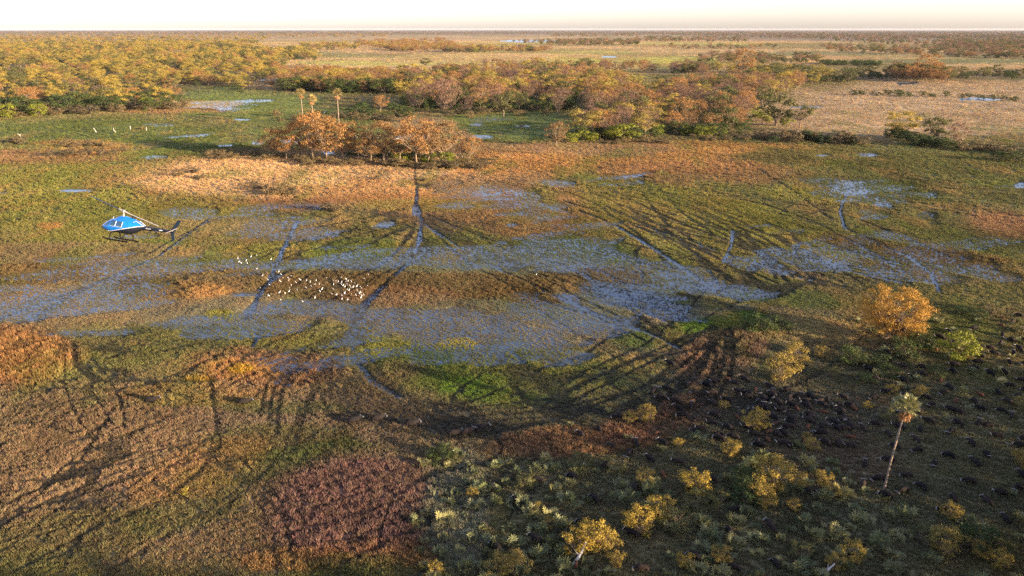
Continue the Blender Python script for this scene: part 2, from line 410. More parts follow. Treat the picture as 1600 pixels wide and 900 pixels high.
# flooded places: centre, half sizes, turn, wetness, ragged edge
WET = [
    (450, 350, 190, 32, 0, .56, .7), (260, 418, 300, 30, -3, .60, .7), (640, 402, 280, 26, 0, .58, .7), (1010, 420, 260, 44, 8, .60, .7), (1350, 402, 300, 42, 6, .57, .7), (760, 305, 160, 26, 4, .55, .7), (1340, 300, 130, 40, 6, .54, .7), (900, 360, 150, 26, 10, .5, .8), (350, 165, 130, 20, 0, .5, .7), (480, 560, 160, 30, 0, .5, .8), (720, 545, 260, 36, 4, .56, .7), (1500, 380, 160, 30, 4, .5, .8),
    (115, 298, 44, 4, 0, 1.2, .3), (5, 302, 12, 3, 0, 1.1, .3), (400, 158, 45, 4, 0, .95, .5), (350, 170, 30, 5, 0, .8, .6), (378, 187, 22, 2.5, 0, 1.2, .3), (340, 165, 60, 10, 0, .55, .6), (440, 125, 40, 3, 0, .8, .5),
    (240, 246, 28, 5, 0, .85, .6), (300, 212, 60, 3, -4, .85, .5), (260, 196, 60, 8, 0, .5, .7), (352, 228, 16, 3, 0, 1.0, .4), (402, 224, 14, 4, 0, 1.0, .4), (455, 222, 20, 8, 0, .9, .5), (512, 238, 12, 5, 0, .9, .5),
    (640, 215, 40, 7, 0, .75, .5), (745, 195, 14, 4, 0, 1.0, .4), (750, 214, 26, 4, 0, .9, .5), (815, 197, 26, 3, 0, .65, .6), (770, 185, 80, 14, 0, .45, .7),
    (952, 89, 18, 2, 0, 1.2, .3), (830, 64, 60, 3, 0, 1.0, .4), (975, 117, 14, 2, 0, 1.1, .4), (1255, 168, 45, 5, 0, .95, .5), (1530, 155, 40, 4, 0, .8, .5), (1420, 130, 50, 5, 0, .7, .6),
    (1285, 243, 16, 3, 0, 1.0, .4), (1355, 242, 22, 5, 0, .95, .5), (1595, 290, 16, 8, 0, 1.2, .3), (1570, 292, 40, 6, 0, .7, .6), (1455, 305, 22, 8, 0, .65, .6),
    (790, 305, 90, 14, 6, .85, .6), (850, 322, 50, 6, 16, .7, .6), (710, 322, 40, 8, 0, .75, .6), (870, 287, 40, 8, 4, .85, .5), (800, 352, 14, 5, 0, .9, .4), (985, 275, 40, 4, -8, .85, .5), (960, 283, 60, 10, 0, .5, .7),
    (600, 352, 26, 8, -8, 1.1, .4), (648, 330, 7, 12, 0, 1.1, .3), (500, 360, 60, 20, 0, .6, .7), (400, 330, 60, 14, -10, .65, .6), (480, 325, 70, 12, 0, .55, .7), (300, 335, 60, 16, 0, .6, .7), (200, 370, 70, 10, 0, .55, .7),
    (1330, 295, 50, 18, 12, .95, .5), (1380, 320, 30, 14, 16, .8, .6), (1360, 335, 45, 16, 6, .7, .6), (1350, 275, 60, 10, 0, .5, .7), (1450, 340, 40, 16, 20, .5, .7),
    (150, 470, 240, 40, 0, .66, .6), (30, 480, 120, 30, 0, .72, .6), (220, 428, 90, 18, -6, .72, .6), (340, 510, 160, 28, 0, .72, .6), (380, 461, 40, 6, 0, 1.15, .3), (460, 480, 120, 18, 0, .75, .6), (150, 520, 160, 16, 0, .55, .7),
    (560, 410, 180, 16, 0, .7, .6), (420, 415, 120, 12, 0, .66, .6), (720, 415, 130, 8, 0, .66, .6), (760, 520, 240, 40, 4, .70, .6), (640, 500, 120, 24, 0, .66, .6), (900, 500, 160, 40, 6, .70, .6), (1000, 470, 150, 34, 10, .74, .6),
    (1080, 440, 130, 26, 12, .76, .6), (1140, 455, 120, 22, 8, .72, .6), (870, 412, 60, 18, 10, .7, .6), (960, 460, 40, 10, 20, 1.0, .5), (890, 465, 26, 8, 20, 1.0, .4), (1060, 495, 110, 20, 10, .68, .6),
    (1280, 405, 120, 22, 10, .68, .6), (1180, 415, 80, 20, 10, .66, .6), (1430, 430, 160, 22, 8, .66, .6), (1540, 430, 90, 14, 8, .72, .6), (1420, 375, 90, 14, 10, .6, .7), (1300, 410, 30, 6, 15, .95, .4),
    (880, 560, 120, 26, 4, .6, .7), (580, 530, 60, 30, 0, .6, .7), (460, 590, 60, 20, 0, .4, .8), (500, 560, 40, 16, 0, .55, .7),
]
# paths trodden by game, as picture points on the plain, width in metres, wet or dry
TRACK = [
    ([(652, 292), (650, 320), (658, 345), (655, 378), (640, 410), (600, 448), (568, 478), (550, 515), (552, 560), (585, 600), (625, 622)], 2.2, 1),
    ([(600, 448), (572, 472), (556, 500)], 4.0, 1), ([(648, 322), (652, 335)], 4.5, 1),
    ([(657, 348), (720, 388), (790, 428), (860, 460), (930, 490), (1020, 525), (1060, 545)], 1.8, 1),
    ([(664, 335), (760, 375), (840, 400), (915, 432), (965, 462), (1040, 505)], 1.8, 1), ([(870, 462), (910, 482)], 4.0, 1), ([(925, 440), (985, 470)], 4.5, 1),
    ([(905, 330), (960, 352), (1020, 388), (1060, 415), (1110, 448), (1160, 470)], 2.4, 1), ([(880, 315), (950, 338), (1060, 372), (1160, 405), (1240, 432), (1330, 452)], 1.6, 1),
    ([(1330, 285), (1312, 330), (1320, 358), (1370, 380), (1420, 402), (1455, 428), (1468, 458)], 1.7, 1), ([(1250, 400), (1290, 410), (1330, 425), (1420, 445)], 2.5, 1),
    ([(1035, 300), (1060, 330), (1120, 372), (1190, 400), (1230, 425)], 1.4, 0), ([(1000, 300), (1040, 350), (1100, 390), (1140, 405)], 1.4, 0), ([(1145, 360), (1142, 385), (1130, 410)], 1.6, 1),
    ([(980, 285), (1080, 320), (1200, 352), (1290, 380), (1380, 410)], 1.3, 0), ([(1160, 250), (1240, 300), (1300, 345)], 1.3, 0), ([(860, 290), (930, 320), (1000, 370), (1050, 420)], 1.4, 0),
    ([(700, 350), (760, 400), (800, 420)], 1.2, 0), ([(650, 290), (648, 262)], 1.3, 0), ([(680, 300), (790, 262)], 1.2, 0), ([(640, 325), (560, 345), (470, 360)], 1.4, 0), ([(655, 345), (600, 370), (530, 385)], 1.2, 0),
    ([(465, 345), (440, 395), (420, 440), (400, 470), (385, 500)], 2.2, 1), ([(405, 455), (440, 430)], 3.5, 1), ([(330, 340), (250, 400), (180, 430), (100, 468), (40, 505), (-40, 540)], 1.7, 1), ([(200, 425), (130, 450), (50, 480), (-30, 510)], 1.6, 1),
    ([(345, 340), (290, 365), (230, 400)], 1.5, 1), ([(280, 345), (330, 320), (400, 300)], 1.0, 0),
    ([(552, 505), (525, 550), (500, 582), (478, 640), (460, 700)], 1.3, 0), ([(545, 530), (515, 560), (470, 580), (420, 595)], 1.0, 0), ([(552, 545), (560, 580), (600, 620), (650, 640)], 1.3, 0), ([(548, 520), (490, 540), (410, 555), (330, 560)], 1.1, 0), ([(410, 515), (395, 545)], 1.6, 1),
    ([(500, 580), (520, 610), (600, 640), (700, 655), (800, 650), (900, 635), (1000, 610), (1050, 575)], 1.2, 0), ([(480, 600), (540, 640), (640, 662), (740, 676), (840, 668), (930, 640)], 1.0, 0),
    ([(450, 620), (520, 650), (640, 680), (760, 690)], .9, 0), ([(520, 590), (560, 625), (640, 650), (740, 660)], .9, 0), ([(540, 600), (600, 635), (700, 645), (820, 640)], .8, 0), ([(560, 560), (590, 600), (650, 628), (740, 640), (860, 625)], 1.0, 0),
    ([(1150, 400), (1080, 480), (1010, 540), (900, 590), (800, 620)], 1.0, 0), ([(1160, 530), (1130, 560), (1100, 610)], 1.2, 0), ([(1060, 545), (960, 575), (860, 590), (740, 580)], .9, 0),
    ([(115, 540), (120, 575), (150, 600), (220, 598), (330, 600)], 1.4, 0), ([(-20, 605), (90, 610), (180, 612), (260, 600)], 1.0, 0), ([(330, 600), (345, 700), (310, 745), (250, 790), (150, 830), (20, 900)], .9, 0),
    ([(-20, 660), (60, 665), (110, 680)], .7, 0), ([(345, 660), (325, 715), (400, 722), (510, 722)], .7, 0), ([(240, 760), (290, 785), (320, 810)], .9, 0), ([(380, 765), (330, 800), (250, 850), (160, 905)], .7, 0), ([(180, 640), (130, 720), (60, 780), (-20, 830)], .8, 0),
    ([(470, 640), (445, 705), (400, 760), (300, 840)], .7, 0), ([(150, 690), (60, 770), (-30, 815)], .6, 0), ([(120, 780), (40, 800), (-30, 850)], .8, 0),
    ([(430, 790), (500, 765), (580, 745), (670, 730)], .55, 0), ([(440, 815), (520, 790), (610, 765), (680, 748)], .55, 0), ([(440, 845), (520, 822), (600, 795), (670, 772)], .6, 0), ([(470, 862), (560, 845), (630, 815), (672, 800)], .6, 0), ([(540, 885), (610, 850), (670, 825)], .6, 0), ([(470, 780), (475, 830), (505, 850)], .5, 0), ([(575, 750), (580, 790), (550, 850)], .5, 0), ([(620, 760), (600, 820), (590, 870)], .5, 0),
]
rt = random.Random(21)


def fan_of_tracks(hx, hy, ends, n, w, bow, jit=14):
    for i in range(n):
        (ax, ay), (bx, by) = ends
        t = (i + rt.random()) / n
        ex, ey = ax + (bx - ax) * t, ay + (by - ay) * t
        sx, sy = hx + rt.uniform(-jit, jit), hy + rt.uniform(-jit * .3, jit * .3)
        b_ = rt.uniform(*bow)
        pts = []
        for q in np.linspace(0, 1, 7):
            pts.append((sx + (ex - sx) * q - b_ * (ey - sy) * math.sin(q * math.pi) * .8, sy + (ey - sy) * q + b_ * (ex - sx) * math.sin(q * math.pi) * .25))
        TRACK.append((pts, w * rt.uniform(.7, 1.3), 0))


fan_of_tracks(660, 342, ((1010, 540), (1180, 430)), 14, 1.3, (-.25, .3))
fan_of_tracks(905, 312, ((1120, 460), (1440, 440)), 14, 1.5, (-.3, .25), 60)
fan_of_tracks(1010, 290, ((1200, 440), (1500, 400)), 9, 1.5, (-.3, .25), 60)
fan_of_tracks(552, 512, ((330, 570), (470, 720)), 13, .95, (-.3, .4))
fan_of_tracks(552, 520, ((520, 660), (760, 670)), 16, 1.1, (.1, .8))
fan_of_tracks(520, 600, ((700, 690), (960, 640)), 14, 1.2, (.2, .6), 40)
fan_of_tracks(655, 350, ((380, 400), (500, 480)), 9, 1.2, (-.3, .3))
fan_of_tracks(120, 570, ((330, 620), (120, 700)), 6, .65, (-.4, .4), 30)
fan_of_tracks(345, 690, ((-40, 720), (120, 910)), 8, .5, (-.3, .3), 40)
fan_of_tracks(345, 720, ((430, 905), (560, 720)), 9, .6, (-.3, .3), 30)
fan_of_tracks(1130, 520, ((800, 640), (1080, 660)), 10, 1.2, (-.5, .2), 30)
TRACK_W = [(np.array([ground_xy(*p) for p in pts]), w, wet) for pts, w, wet in TRACK]


def seg_dist(X, Y, line):
    d2 = np.full(X.shape, 1e12)
    for (ax, ay), (bx, by) in zip(line[:-1], line[1:]):
        dx, dy = bx - ax, by - ay
        t = np.clip(((X - ax) * dx + (Y - ay) * dy) / (dx * dx + dy * dy + 1e-9), 0, 1)
        d2 = np.minimum(d2, (X - ax - t * dx) ** 2 + (Y - ay - t * dy) ** 2)
    return np.sqrt(d2)


def field(X, Y):
    """colour, wetness, grass tallness and grass cover of points of the plain"""
    X = np.asarray(X, float); Y = np.asarray(Y, float)
    PX, PY = to_pix(X, Y)
    front = Y > 40
    n1 = fbm(X / 70, Y / 110, 4, 3) * 2 - 1
    n2 = fbm(X / 18, Y / 26, 4, 11) * 2 - 1
    n3 = fbm(X / 4.5, Y / 5.5, 3, 23) * 2 - 1
    far = sstep(250, 900, Y)
    edge = n1 * (0.5 + .5 * far) + n2 * .55 + n3 * 0.25 * (1 - far)
    col = np.empty(X.shape + (3,)); col[:] = OLIVE
    g = sstep(-.3, .35, n1 + .3 * n2)[..., None]
    col = col * (1 - g * .35) + np.array(DUN) * g * .35
    gh = np.full(X.shape, .55)
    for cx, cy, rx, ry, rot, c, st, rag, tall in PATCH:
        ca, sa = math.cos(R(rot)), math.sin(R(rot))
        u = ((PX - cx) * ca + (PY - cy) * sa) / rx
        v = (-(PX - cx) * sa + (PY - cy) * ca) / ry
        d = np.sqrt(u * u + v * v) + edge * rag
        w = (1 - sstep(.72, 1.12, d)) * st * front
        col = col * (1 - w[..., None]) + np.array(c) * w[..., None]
        if tall is not None:
            gh = gh * (1 - w) + tall * w
    f1 = fbm(X / 420, Y / 260, 3, 33); f2 = fbm(X / 300, Y / 190, 3, 37)
    fm = (sstep(900, 1300, Y) * front)[..., None]
    b1 = sstep(.52, .62, f1)[..., None] * fm * .5; b2 = sstep(.54, .64, f2)[..., None] * fm * .45
    col = col * (1 - b1) + np.array((.17, .155, .055)) * b1
    col = col * (1 - b2) + np.array((.30, .17, .075)) * b2
    # streaks of dead and of fresh grass everywhere
    s1 = sstep(.05, .5, fbm(X / 9, Y / 22, 4, 41) * 2 - 1 + .25 * n2)[..., None]
    s2 = sstep(.05, .5, fbm(X / 13, Y / 30, 4, 57) * 2 - 1 - .25 * n2)[..., None]
    mid = ((PY > 170) & (PY < 640) & front)[..., None]
    col = col * (1 - .3 * s1 * mid) + np.array((.30, .16, .06)) * .3 * s1 * mid
    col = col * (1 - .45 * s2 * mid) + np.array((.14, .155, .03)) * .45 * s2 * mid
    col = col * (1 + .36 * n2 + .2 * n3)[..., None]
    wet = np.zeros(X.shape)
    for cx, cy, rx, ry, rot, s, rag in WET:
        ca, sa = math.cos(R(rot)), math.sin(R(rot))
        u = ((PX - cx) * ca + (PY - cy) * sa) / rx
        v = (-(PX - cx) * sa + (PY - cy) * ca) / ry
        d = np.sqrt(u * u + v * v) + edge * rag
        wet = np.maximum(wet, (1 - sstep(.35, 1.15, d)) * s * front)
    tr = np.zeros(X.shape); trw = np.zeros(X.shape)
    wob = n3 * .8 + n2 * .8
    for line, w, iswet in TRACK_W:
        lo = line.min(0) - 3 * w; hi = line.max(0) + 3 * w
        k = (X > lo[0]) & (X < hi[0]) & (Y > lo[1]) & (Y < hi[1])
        if not k.any():
            continue
        px_m = np.maximum(Y[k], 60) / 1000.0          # a path never shows thinner than the sheet can carry
        d = np.abs(seg_dist(X[k], Y[k], line) + wob[k] * w * .5)
        ww = np.maximum(w * (.42 if iswet else .5), px_m * (.8 if iswet else 1.0)) * np.clip(1 + .9 * n2[k] + .5 * n3[k], .45, 1.7)
        t = 1 - sstep(ww * .6, ww * 1.5, d)
        t = t * np.clip(.95 + .8 * n1[k] + .5 * n2[k], .55, 1)
        tr[k] = np.maximum(tr[k], t)
        if iswet:
            trw[k] = np.maximum(trw[k], t)
    # a web of smaller trails
    zone_a = sstep(500, 560, PY) * (1 - sstep(700, 900, PX - (PY - 600) * .4)) * front
    zone_b = sstep(300, 350, PY) * (1 - sstep(640, 700, PY)) * sstep(250, 480, PX) * (1 - sstep(1250, 1420, PX)) * front
    for (ca, sa, s1_, s2_, sd, wd, zn) in ((.8, .6, 17, 8, 71, .06, zone_a * .9), (.55, .83, 13, 8, 75, .055, zone_a * .85), (.95, -.3, 22, 10, 77, .045, zone_a * .8),
                                          (.6, .8, 60, 15, 81, .05, zone_b * .9), (.45, -.9, 70, 14, 85, .035, zone_b * .8), (.9, -.45, 60, 14, 87, .045, zone_b * .8)):
        a = X * ca + Y * sa; bq = -X * sa + Y * ca
        web = np.abs(fbm(a / s1_, bq / s2_, 2, sd) * 2 - 1)
        tr = np.maximum(tr, (1 - sstep(wd * .4, wd * 1.2, web)) * zn * sstep(-.25, .15, n1 + .4 * n2 + .15))
    mud = np.array((.040, .036, .024))
    k = (np.clip(tr * 1.1, 0, 1) * .88 * (1 - .45 * far))[..., None]
    col = col * (1 - k) + mud * k
    flow = fbm((X * .9 + Y * .35) / 26, (Y * .9 - X * .35) / 5.5, 3, 95) * 2 - 1
    wet = wet + np.where(wet > .25, .30 * flow + .12 * n3, 0)
    wet = np.clip(np.maximum(wet, trw * .9), 0, 1.2)
    kw = sstep(.2, .6, wet)[..., None] * .45
    col = col * (1 - kw) + col * np.array((.62, .80, .85)) * kw
    cover = np.clip(1 - .45 * tr, 0, 1)
    gh = gh * (1 - .4 * tr)
    n4 = fbm(X / 1.6, Y / 2.2, 2, 91) * 2 - 1
    z = .30 - .9 * sstep(.18, .6, wet) * .42 + .08 * n3 + .05 * n2 + .05 * n4 - .06 * tr
    z = np.where(wet < .05, np.maximum(z, .1), z)
    return col, wet, gh, cover, z


# ------------------------------------------------------------------ ground sheet
half = R(43)
th = np.concatenate([np.linspace(-math.pi, -half, 26)[:-1], np.linspace(-half, half, 780), np.linspace(half, math.pi, 26)[1:]])
ypx = np.concatenate([np.linspace(960, 75, 560), np.linspace(74, 50, 40)])
rr = ground_xy(np.full(ypx.shape, 800.0), ypx)[1]
rr = np.concatenate([[0.5, 20, 45, 60, 70], rr[rr > 72], [30000, 45000]])
TH, RR = np.meshgrid(th, rr)
GX, GY = RR * np.sin(TH), RR * np.cos(TH)
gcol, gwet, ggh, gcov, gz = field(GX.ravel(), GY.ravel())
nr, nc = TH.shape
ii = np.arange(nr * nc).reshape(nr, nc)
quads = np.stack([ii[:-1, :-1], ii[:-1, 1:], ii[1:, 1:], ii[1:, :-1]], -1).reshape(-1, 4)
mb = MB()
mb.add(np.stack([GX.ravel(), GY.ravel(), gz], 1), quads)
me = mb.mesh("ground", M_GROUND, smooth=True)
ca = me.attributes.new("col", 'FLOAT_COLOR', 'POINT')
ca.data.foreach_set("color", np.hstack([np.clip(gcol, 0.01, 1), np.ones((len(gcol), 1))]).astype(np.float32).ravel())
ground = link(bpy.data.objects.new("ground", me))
tag(ground, "flat grassy flood plain reaching to the horizon", None, kind='structure')

mb = MB()
wth = np.linspace(0, 2 * math.pi, 48, endpoint=False)
wv = [(0, 0, 0)] + [(r * math.cos(t), r * math.sin(t), 0) for r in (400, 2500, 12000) for t in wth]
wf = [(0, 1 + j, 1 + (j + 1) % 48) for j in range(48)]
mb.add(wv, wf)
mb.f4.append(np.array([(1 + i * 48 + j, 1 + (i + 1) * 48 + j, 1 + (i + 1) * 48 + (j + 1) % 48, 1 + i * 48 + (j + 1) % 48) for i in range(2) for j in range(48)]))
mb.m4.append(np.zeros(96))
water = mb.build("water", M_WATER)
tag(water, "shallow blue flood water between the grass", None, kind='structure')


# ------------------------------------------------------------------ scattering of what nobody could count
def scatter(name, protos, pts, idx, rot, scl, tcol, label, cat):
    me = bpy.data.meshes.new(name)
    n = len(pts)
    me.vertices.add(n); me.vertices.foreach_set("co", np.asarray(pts, np.float32).ravel())
    a = me.attributes.new("pick", 'INT', 'POINT'); a.data.foreach_set("value", np.asarray(idx, np.int32))
    a = me.attributes.new("turn", 'FLOAT', 'POINT'); a.data.foreach_set("value", np.asarray(rot, np.float32))
    a = me.attributes.new("size", 'FLOAT_VECTOR', 'POINT'); a.data.foreach_set("vector", np.asarray(scl, np.float32).ravel())
    if tcol is not None:
        a = me.attributes.new("tcol", 'FLOAT_COLOR', 'POINT')
        a.data.foreach_set("color", np.hstack([tcol, np.ones((n, 1))]).astype(np.float32).ravel())
    o = link(bpy.data.objects.new(name, me))
    ng = bpy.data.node_groups.new(name + "_scatter", 'GeometryNodeTree')
    ng.interface.new_socket("Geometry", in_out='INPUT', socket_type='NodeSocketGeometry')
    ng.interface.new_socket("Geometry", in_out='OUTPUT', socket_type='NodeSocketGeometry')
    N, L = ng.nodes, ng.links
    gi, go = N.new("NodeGroupInput"), N.new("NodeGroupOutput")
    ip = N.new("GeometryNodeInstanceOnPoints")
    jn = N.new("GeometryNodeJoinGeometry")
    for p in protos:
        oi = N.new("GeometryNodeObjectInfo"); oi.inputs["Object"].default_value = p; oi.inputs["As Instance"].default_value = True
        L.new(oi.outputs["Geometry"], jn.inputs[0])

    def named(nm, ty):
        q = N.new("GeometryNodeInputNamedAttribute"); q.data_type = ty; q.inputs["Name"].default_value = nm
        return q.outputs["Attribute"]
    cx = N.new("ShaderNodeCombineXYZ"); L.new(named("turn", 'FLOAT'), cx.inputs["Z"])
    er = N.new("FunctionNodeEulerToRotation"); L.new(cx.outputs[0], er.inputs[0])
    L.new(gi.outputs[0], ip.inputs["Points"]); L.new(jn.outputs[0], ip.inputs["Instance"])
    ip.inputs["Pick Instance"].default_value = True
    L.new(named("pick", 'INT'), ip.inputs["Instance Index"])
    L.new(er.outputs[0], ip.inputs["Rotation"]); L.new(named("size", 'FLOAT_VECTOR'), ip.inputs["Scale"])
    L.new(ip.outputs[0], go.inputs[0])
    md = o.modifiers.new("scatter", 'NODES'); md.node_group = ng
    tag(o, label, cat, kind='stuff')
    return o


def tuft(seed, blades, spread, width):
    r = np.random.default_rng(seed)
    mb = MB()
    for i in range(blades):
        a = r.uniform(0, 2 * math.pi); q = spread * math.sqrt(r.uniform(0, 1))
        bx, by = q * math.cos(a), q * math.sin(a)
        h = r.uniform(.55, 1.1); lean = r.uniform(.1, .55) * h; la = a + r.uniform(-.9, .9)
        w = width * r.uniform(.7, 1.3); wa = r.uniform(0, math.pi)
        wx, wy = w * math.cos(wa), w * math.sin(wa)
        mx, my = bx + lean * .35 * math.cos(la), by + lean * .35 * math.sin(la)
        tx, ty = bx + lean * math.cos(la), by + lean * math.sin(la)
        v = [(bx - wx * .6, by - wy * .6, 0), (bx + wx * .6, by + wy * .6, 0), (mx + wx, my + wy, h * .55), (mx - wx, my - wy, h * .55), (tx, ty, h)]
        t = r.uniform(.82, 1.2)
        mb.add(v, [(0, 1, 2, 3)], t); mb.f3.append(np.array([(mb.n - 2 - 0, mb.n - 3 + 0, mb.n - 1)])); mb.m3.append(np.zeros(1))
    o = bpy.data.objects.new("grass_tuft", mb.mesh("grass_tuft", M_GRASS))
    return o


tufts = [tuft(s, 20, .42, .05) for s in range(3)] + [tuft(9, 16, .36, .075)]


def candidates(r0, r1, per_m2, ang=R(39)):
    area = ang * (r1 * r1 - r0 * r0)
    n = int(area * per_m2)
    r_ = np.sqrt(rng.uniform(r0 * r0, r1 * r1, n)); a = rng.uniform(-ang, ang, n)
    return r_ * np.sin(a), r_ * np.cos(a)


def grass():
    P, S, C = [], [], []
    # distance from, to, tufts per square metre, size; the last column: sedge standing in the shallow water
    for r0, r1, d, size, sedge in ((80, 150, 7.5, .5, 0), (150, 230, 4.6, .58, 0), (230, 340, 2.0, .72, 0), (340, 520, .50, 1.15, 0), (520, 800, .16, 1.6, 0), (800, 1300, .05, 2.3, 0), (1300, 2400, .012, 3.0, 0), (2400, 5000, .003, 4.5, 0),
                                   (140, 240, 6.0, .40, 1), (240, 340, 4.0, .48, 1), (340, 520, 2.2, .6, 1), (520, 900, .4, 1.0, 1)):
        x, y = candidates(r0, r1, d)
        col, wet, gh, cov, z = field(x, y)
        wf = sstep(.44, 1.3, wet)
        u = rng.uniform(0, 1, len(x))
        if sedge:
            k = (u < cov * (1 - wf) ** 1.3) & (wet > .16)
        else:
            k = (u < cov * (1 - sstep(.14, .5, wet)))
        x, y, col, gh, z, wet = x[k], y[k], col[k], gh[k], z[k], wet[k]
        s = size * rng.uniform(.7, 1.35, len(x))
        hz = s * (np.clip(gh, .52, .66) if sedge else gh) * rng.uniform(.75, 1.3, len(x)) * (1.0 if sedge else 1.25) * (.5 if r0 >= 1300 else .75 if r0 >= 500 else 1)
        P.append(np.stack([x, y, np.maximum(z, -.02) - .02], 1)); S.append(np.stack([s, s, hz], 1)); print('grass ring', r0, len(x))
        j = rng.uniform(.84, 1.18, (len(x), 1)) * (1 + rng.normal(0, .05, (len(x), 3)))
        C.append(np.clip(col * j * 1.12, .01, 1))
    P, S, C = np.vstack(P), np.vstack(S), np.vstack(C)
    n = len(P)
    scatter("grass", tufts, P, rng.integers(0, 4, n), rng.uniform(0, 6.28, n), S, C, "tussock grass and reeds covering the flood plain", None)
    print("tufts", n)


grass()

# ------------------------------------------------------------------ trees
def leaves(mb, centres, radii, per, size, r, flat=.8, mat=0, dome=.35, lo=.76, hi=1.24, up=.5):
    """leaf-sized faces filling rounded clumps, thicker towards their outside"""
    for c, q in zip(centres, radii):
        n = max(4, int(per * (q / np.mean(radii)) ** 2))
        d = r.normal(size=(n, 3)); d /= np.linalg.norm(d, axis=1)[:, None]
        d[:, 2] = np.where(d[:, 2] < -dome, -d[:, 2] * r.uniform(0, 1, n), d[:, 2])
        rad = q * r.uniform(.25, 1, n) ** .5 * (1 + .25 * r.normal(size=n))
        p = c + d * rad[:, None] * np.array([1, 1, flat])
        nrm = d + r.normal(size=(n, 3)) * .55 + np.array([0, 0, up * .5]); nrm /= np.linalg.norm(nrm, axis=1)[:, None]
        a = np.cross(nrm, r.normal(size=(n, 3))); a /= np.linalg.norm(a, axis=1)[:, None]
        b = np.cross(nrm, a)
        s = size * r.uniform(.6, 1.4, n)[:, None]
        v = np.stack([p - a * s, p - b * s * .6, p + a * s, p + b * s * .6], 1).reshape(-1, 3)
        f = np.arange(4 * n).reshape(n, 4)
        mb.add(v, f, np.repeat(r.uniform(lo, hi, n), 4), mat)


def limb(p0, p1, r, sag=.18, n=5):
    p0, p1 = np.asarray(p0, float), np.asarray(p1, float)
    t = np.linspace(0, 1, n)[:, None]
    L = np.linalg.norm(p1 - p0)
    bend = r.normal(size=3) * L * .09
    mid = np.sin(t * math.pi)
    out = p0 + (p1 - p0) * t
    out[:, :2] += ((p1 - p0)[None, :2] * (t ** .7 - t)) * .6
    return out + bend * mid


def tree_shape(seed, rx=.42, crown_lo=.35, clumps=16, q=.13, per=120, size=.022, trunk=.028, fork=.28, leafmin=0., dome=.35, stems=1, open_=0.15, twigs=True, flat=.8):
    """a tree of height 1: wood in material 0, foliage in material 1, kept in two builders"""
    r = np.random.default_rng(seed)
    wood, fol = MB(), MB()
    cz, rz = (1 + crown_lo) / 2, (1 - crown_lo) / 2
    C = []
    tries = 0
    while len(C) < clumps and tries < 4000:
        tries += 1
        d = r.normal(size=3); d /= np.linalg.norm(d)
        k = r.uniform(.35, 1) ** .6
        p = np.array([d[0] * rx * k, d[1] * rx * k, cz + d[2] * rz * k]) * np.array([1, 1, 1])
        p[:2] *= r.uniform(.85, 1.15)
        if p[2] > 1 - q * .5 or (len(C) and np.min(np.linalg.norm(np.array(C) - p, axis=1)) < q * 1.05):
            continue
        C.append(p)
    C = np.array(C)
    Q = q * r.uniform(.7, 1.3, len(C))
    base = [np.array([0, 0, -.03])]
    forks = []
    for s in range(stems):
        a = r.uniform(0, 6.28)
        b0 = np.array([math.cos(a), math.sin(a), 0]) * (.05 if stems > 1 else 0)
        top = np.array([r.normal() * .03 + b0[0] * 3, r.normal() * .03 + b0[1] * 3, fork * r.uniform(.85, 1.2)])
        pts = limb(b0 + np.array([0, 0, -.04]), top, r, n=5)
        wood.tube(pts, np.linspace(trunk * 1.25, trunk * .8, 5) / (1 if stems == 1 else 1.4), 7)
        forks.append(top)
    for c, qq in zip(C, Q):
        f = forks[int(r.integers(len(forks)))]
        e = c - np.array([0, 0, qq * .3])
        pts = limb(f, e, r, n=5)
        w = trunk * .55 * r.uniform(.6, 1)
        wood.tube(pts, np.linspace(w, w * .22, 5), 4, cap=False)
        if twigs:
            for _ in range(4):
                k = int(r.integers(2, 4)); d = r.normal(size=3); d[2] = abs(d[2]) * .6
                e2 = pts[k] + d / np.linalg.norm(d) * qq * r.uniform(.8, 1.5)
                wood.tube([pts[k], (pts[k] + e2) / 2 + r.normal(size=3) * .01, e2], [w * .3, w * .2, w * .08], 3, cap=False)
    keep = r.uniform(size=len(C)) > open_ * .3
    leaves(fol, C[keep], Q[keep], per, size, r, flat=flat, dome=dome)
    return wood, fol


def combine(wood, fol, name, mw, mf):
    m = MB()
    for src, mi in ((wood, 0), (fol, 1)):
        off = m.n
        for v, c in zip(src.v, src.c):
            m.v.append(v); m.c.append(c)
        for f in src.f3: m.f3.append(f + off); m.m3.append(np.full(len(f), mi))
        for f in src.f4: m.f4.append(f + off); m.m4.append(np.full(len(f), mi))
        m.n += src.n
    return bpy.data.objects.new(name, m.mesh(name, [mw, mf]))


KIND = {}      # kind -> list of (trunk mesh, crown mesh, joined object for masses)


def kind(key, leafkey, bark, n, **kw):
    KIND[key] = []
    for s in range(n):
        w, f = tree_shape(100 * len(KIND) + s, **kw)
        KIND[key].append((w.mesh("trunk", bark), f.mesh("crown", LEAF[leafkey]), combine(w, f, "far_" + key, bark, LEAF[leafkey])))


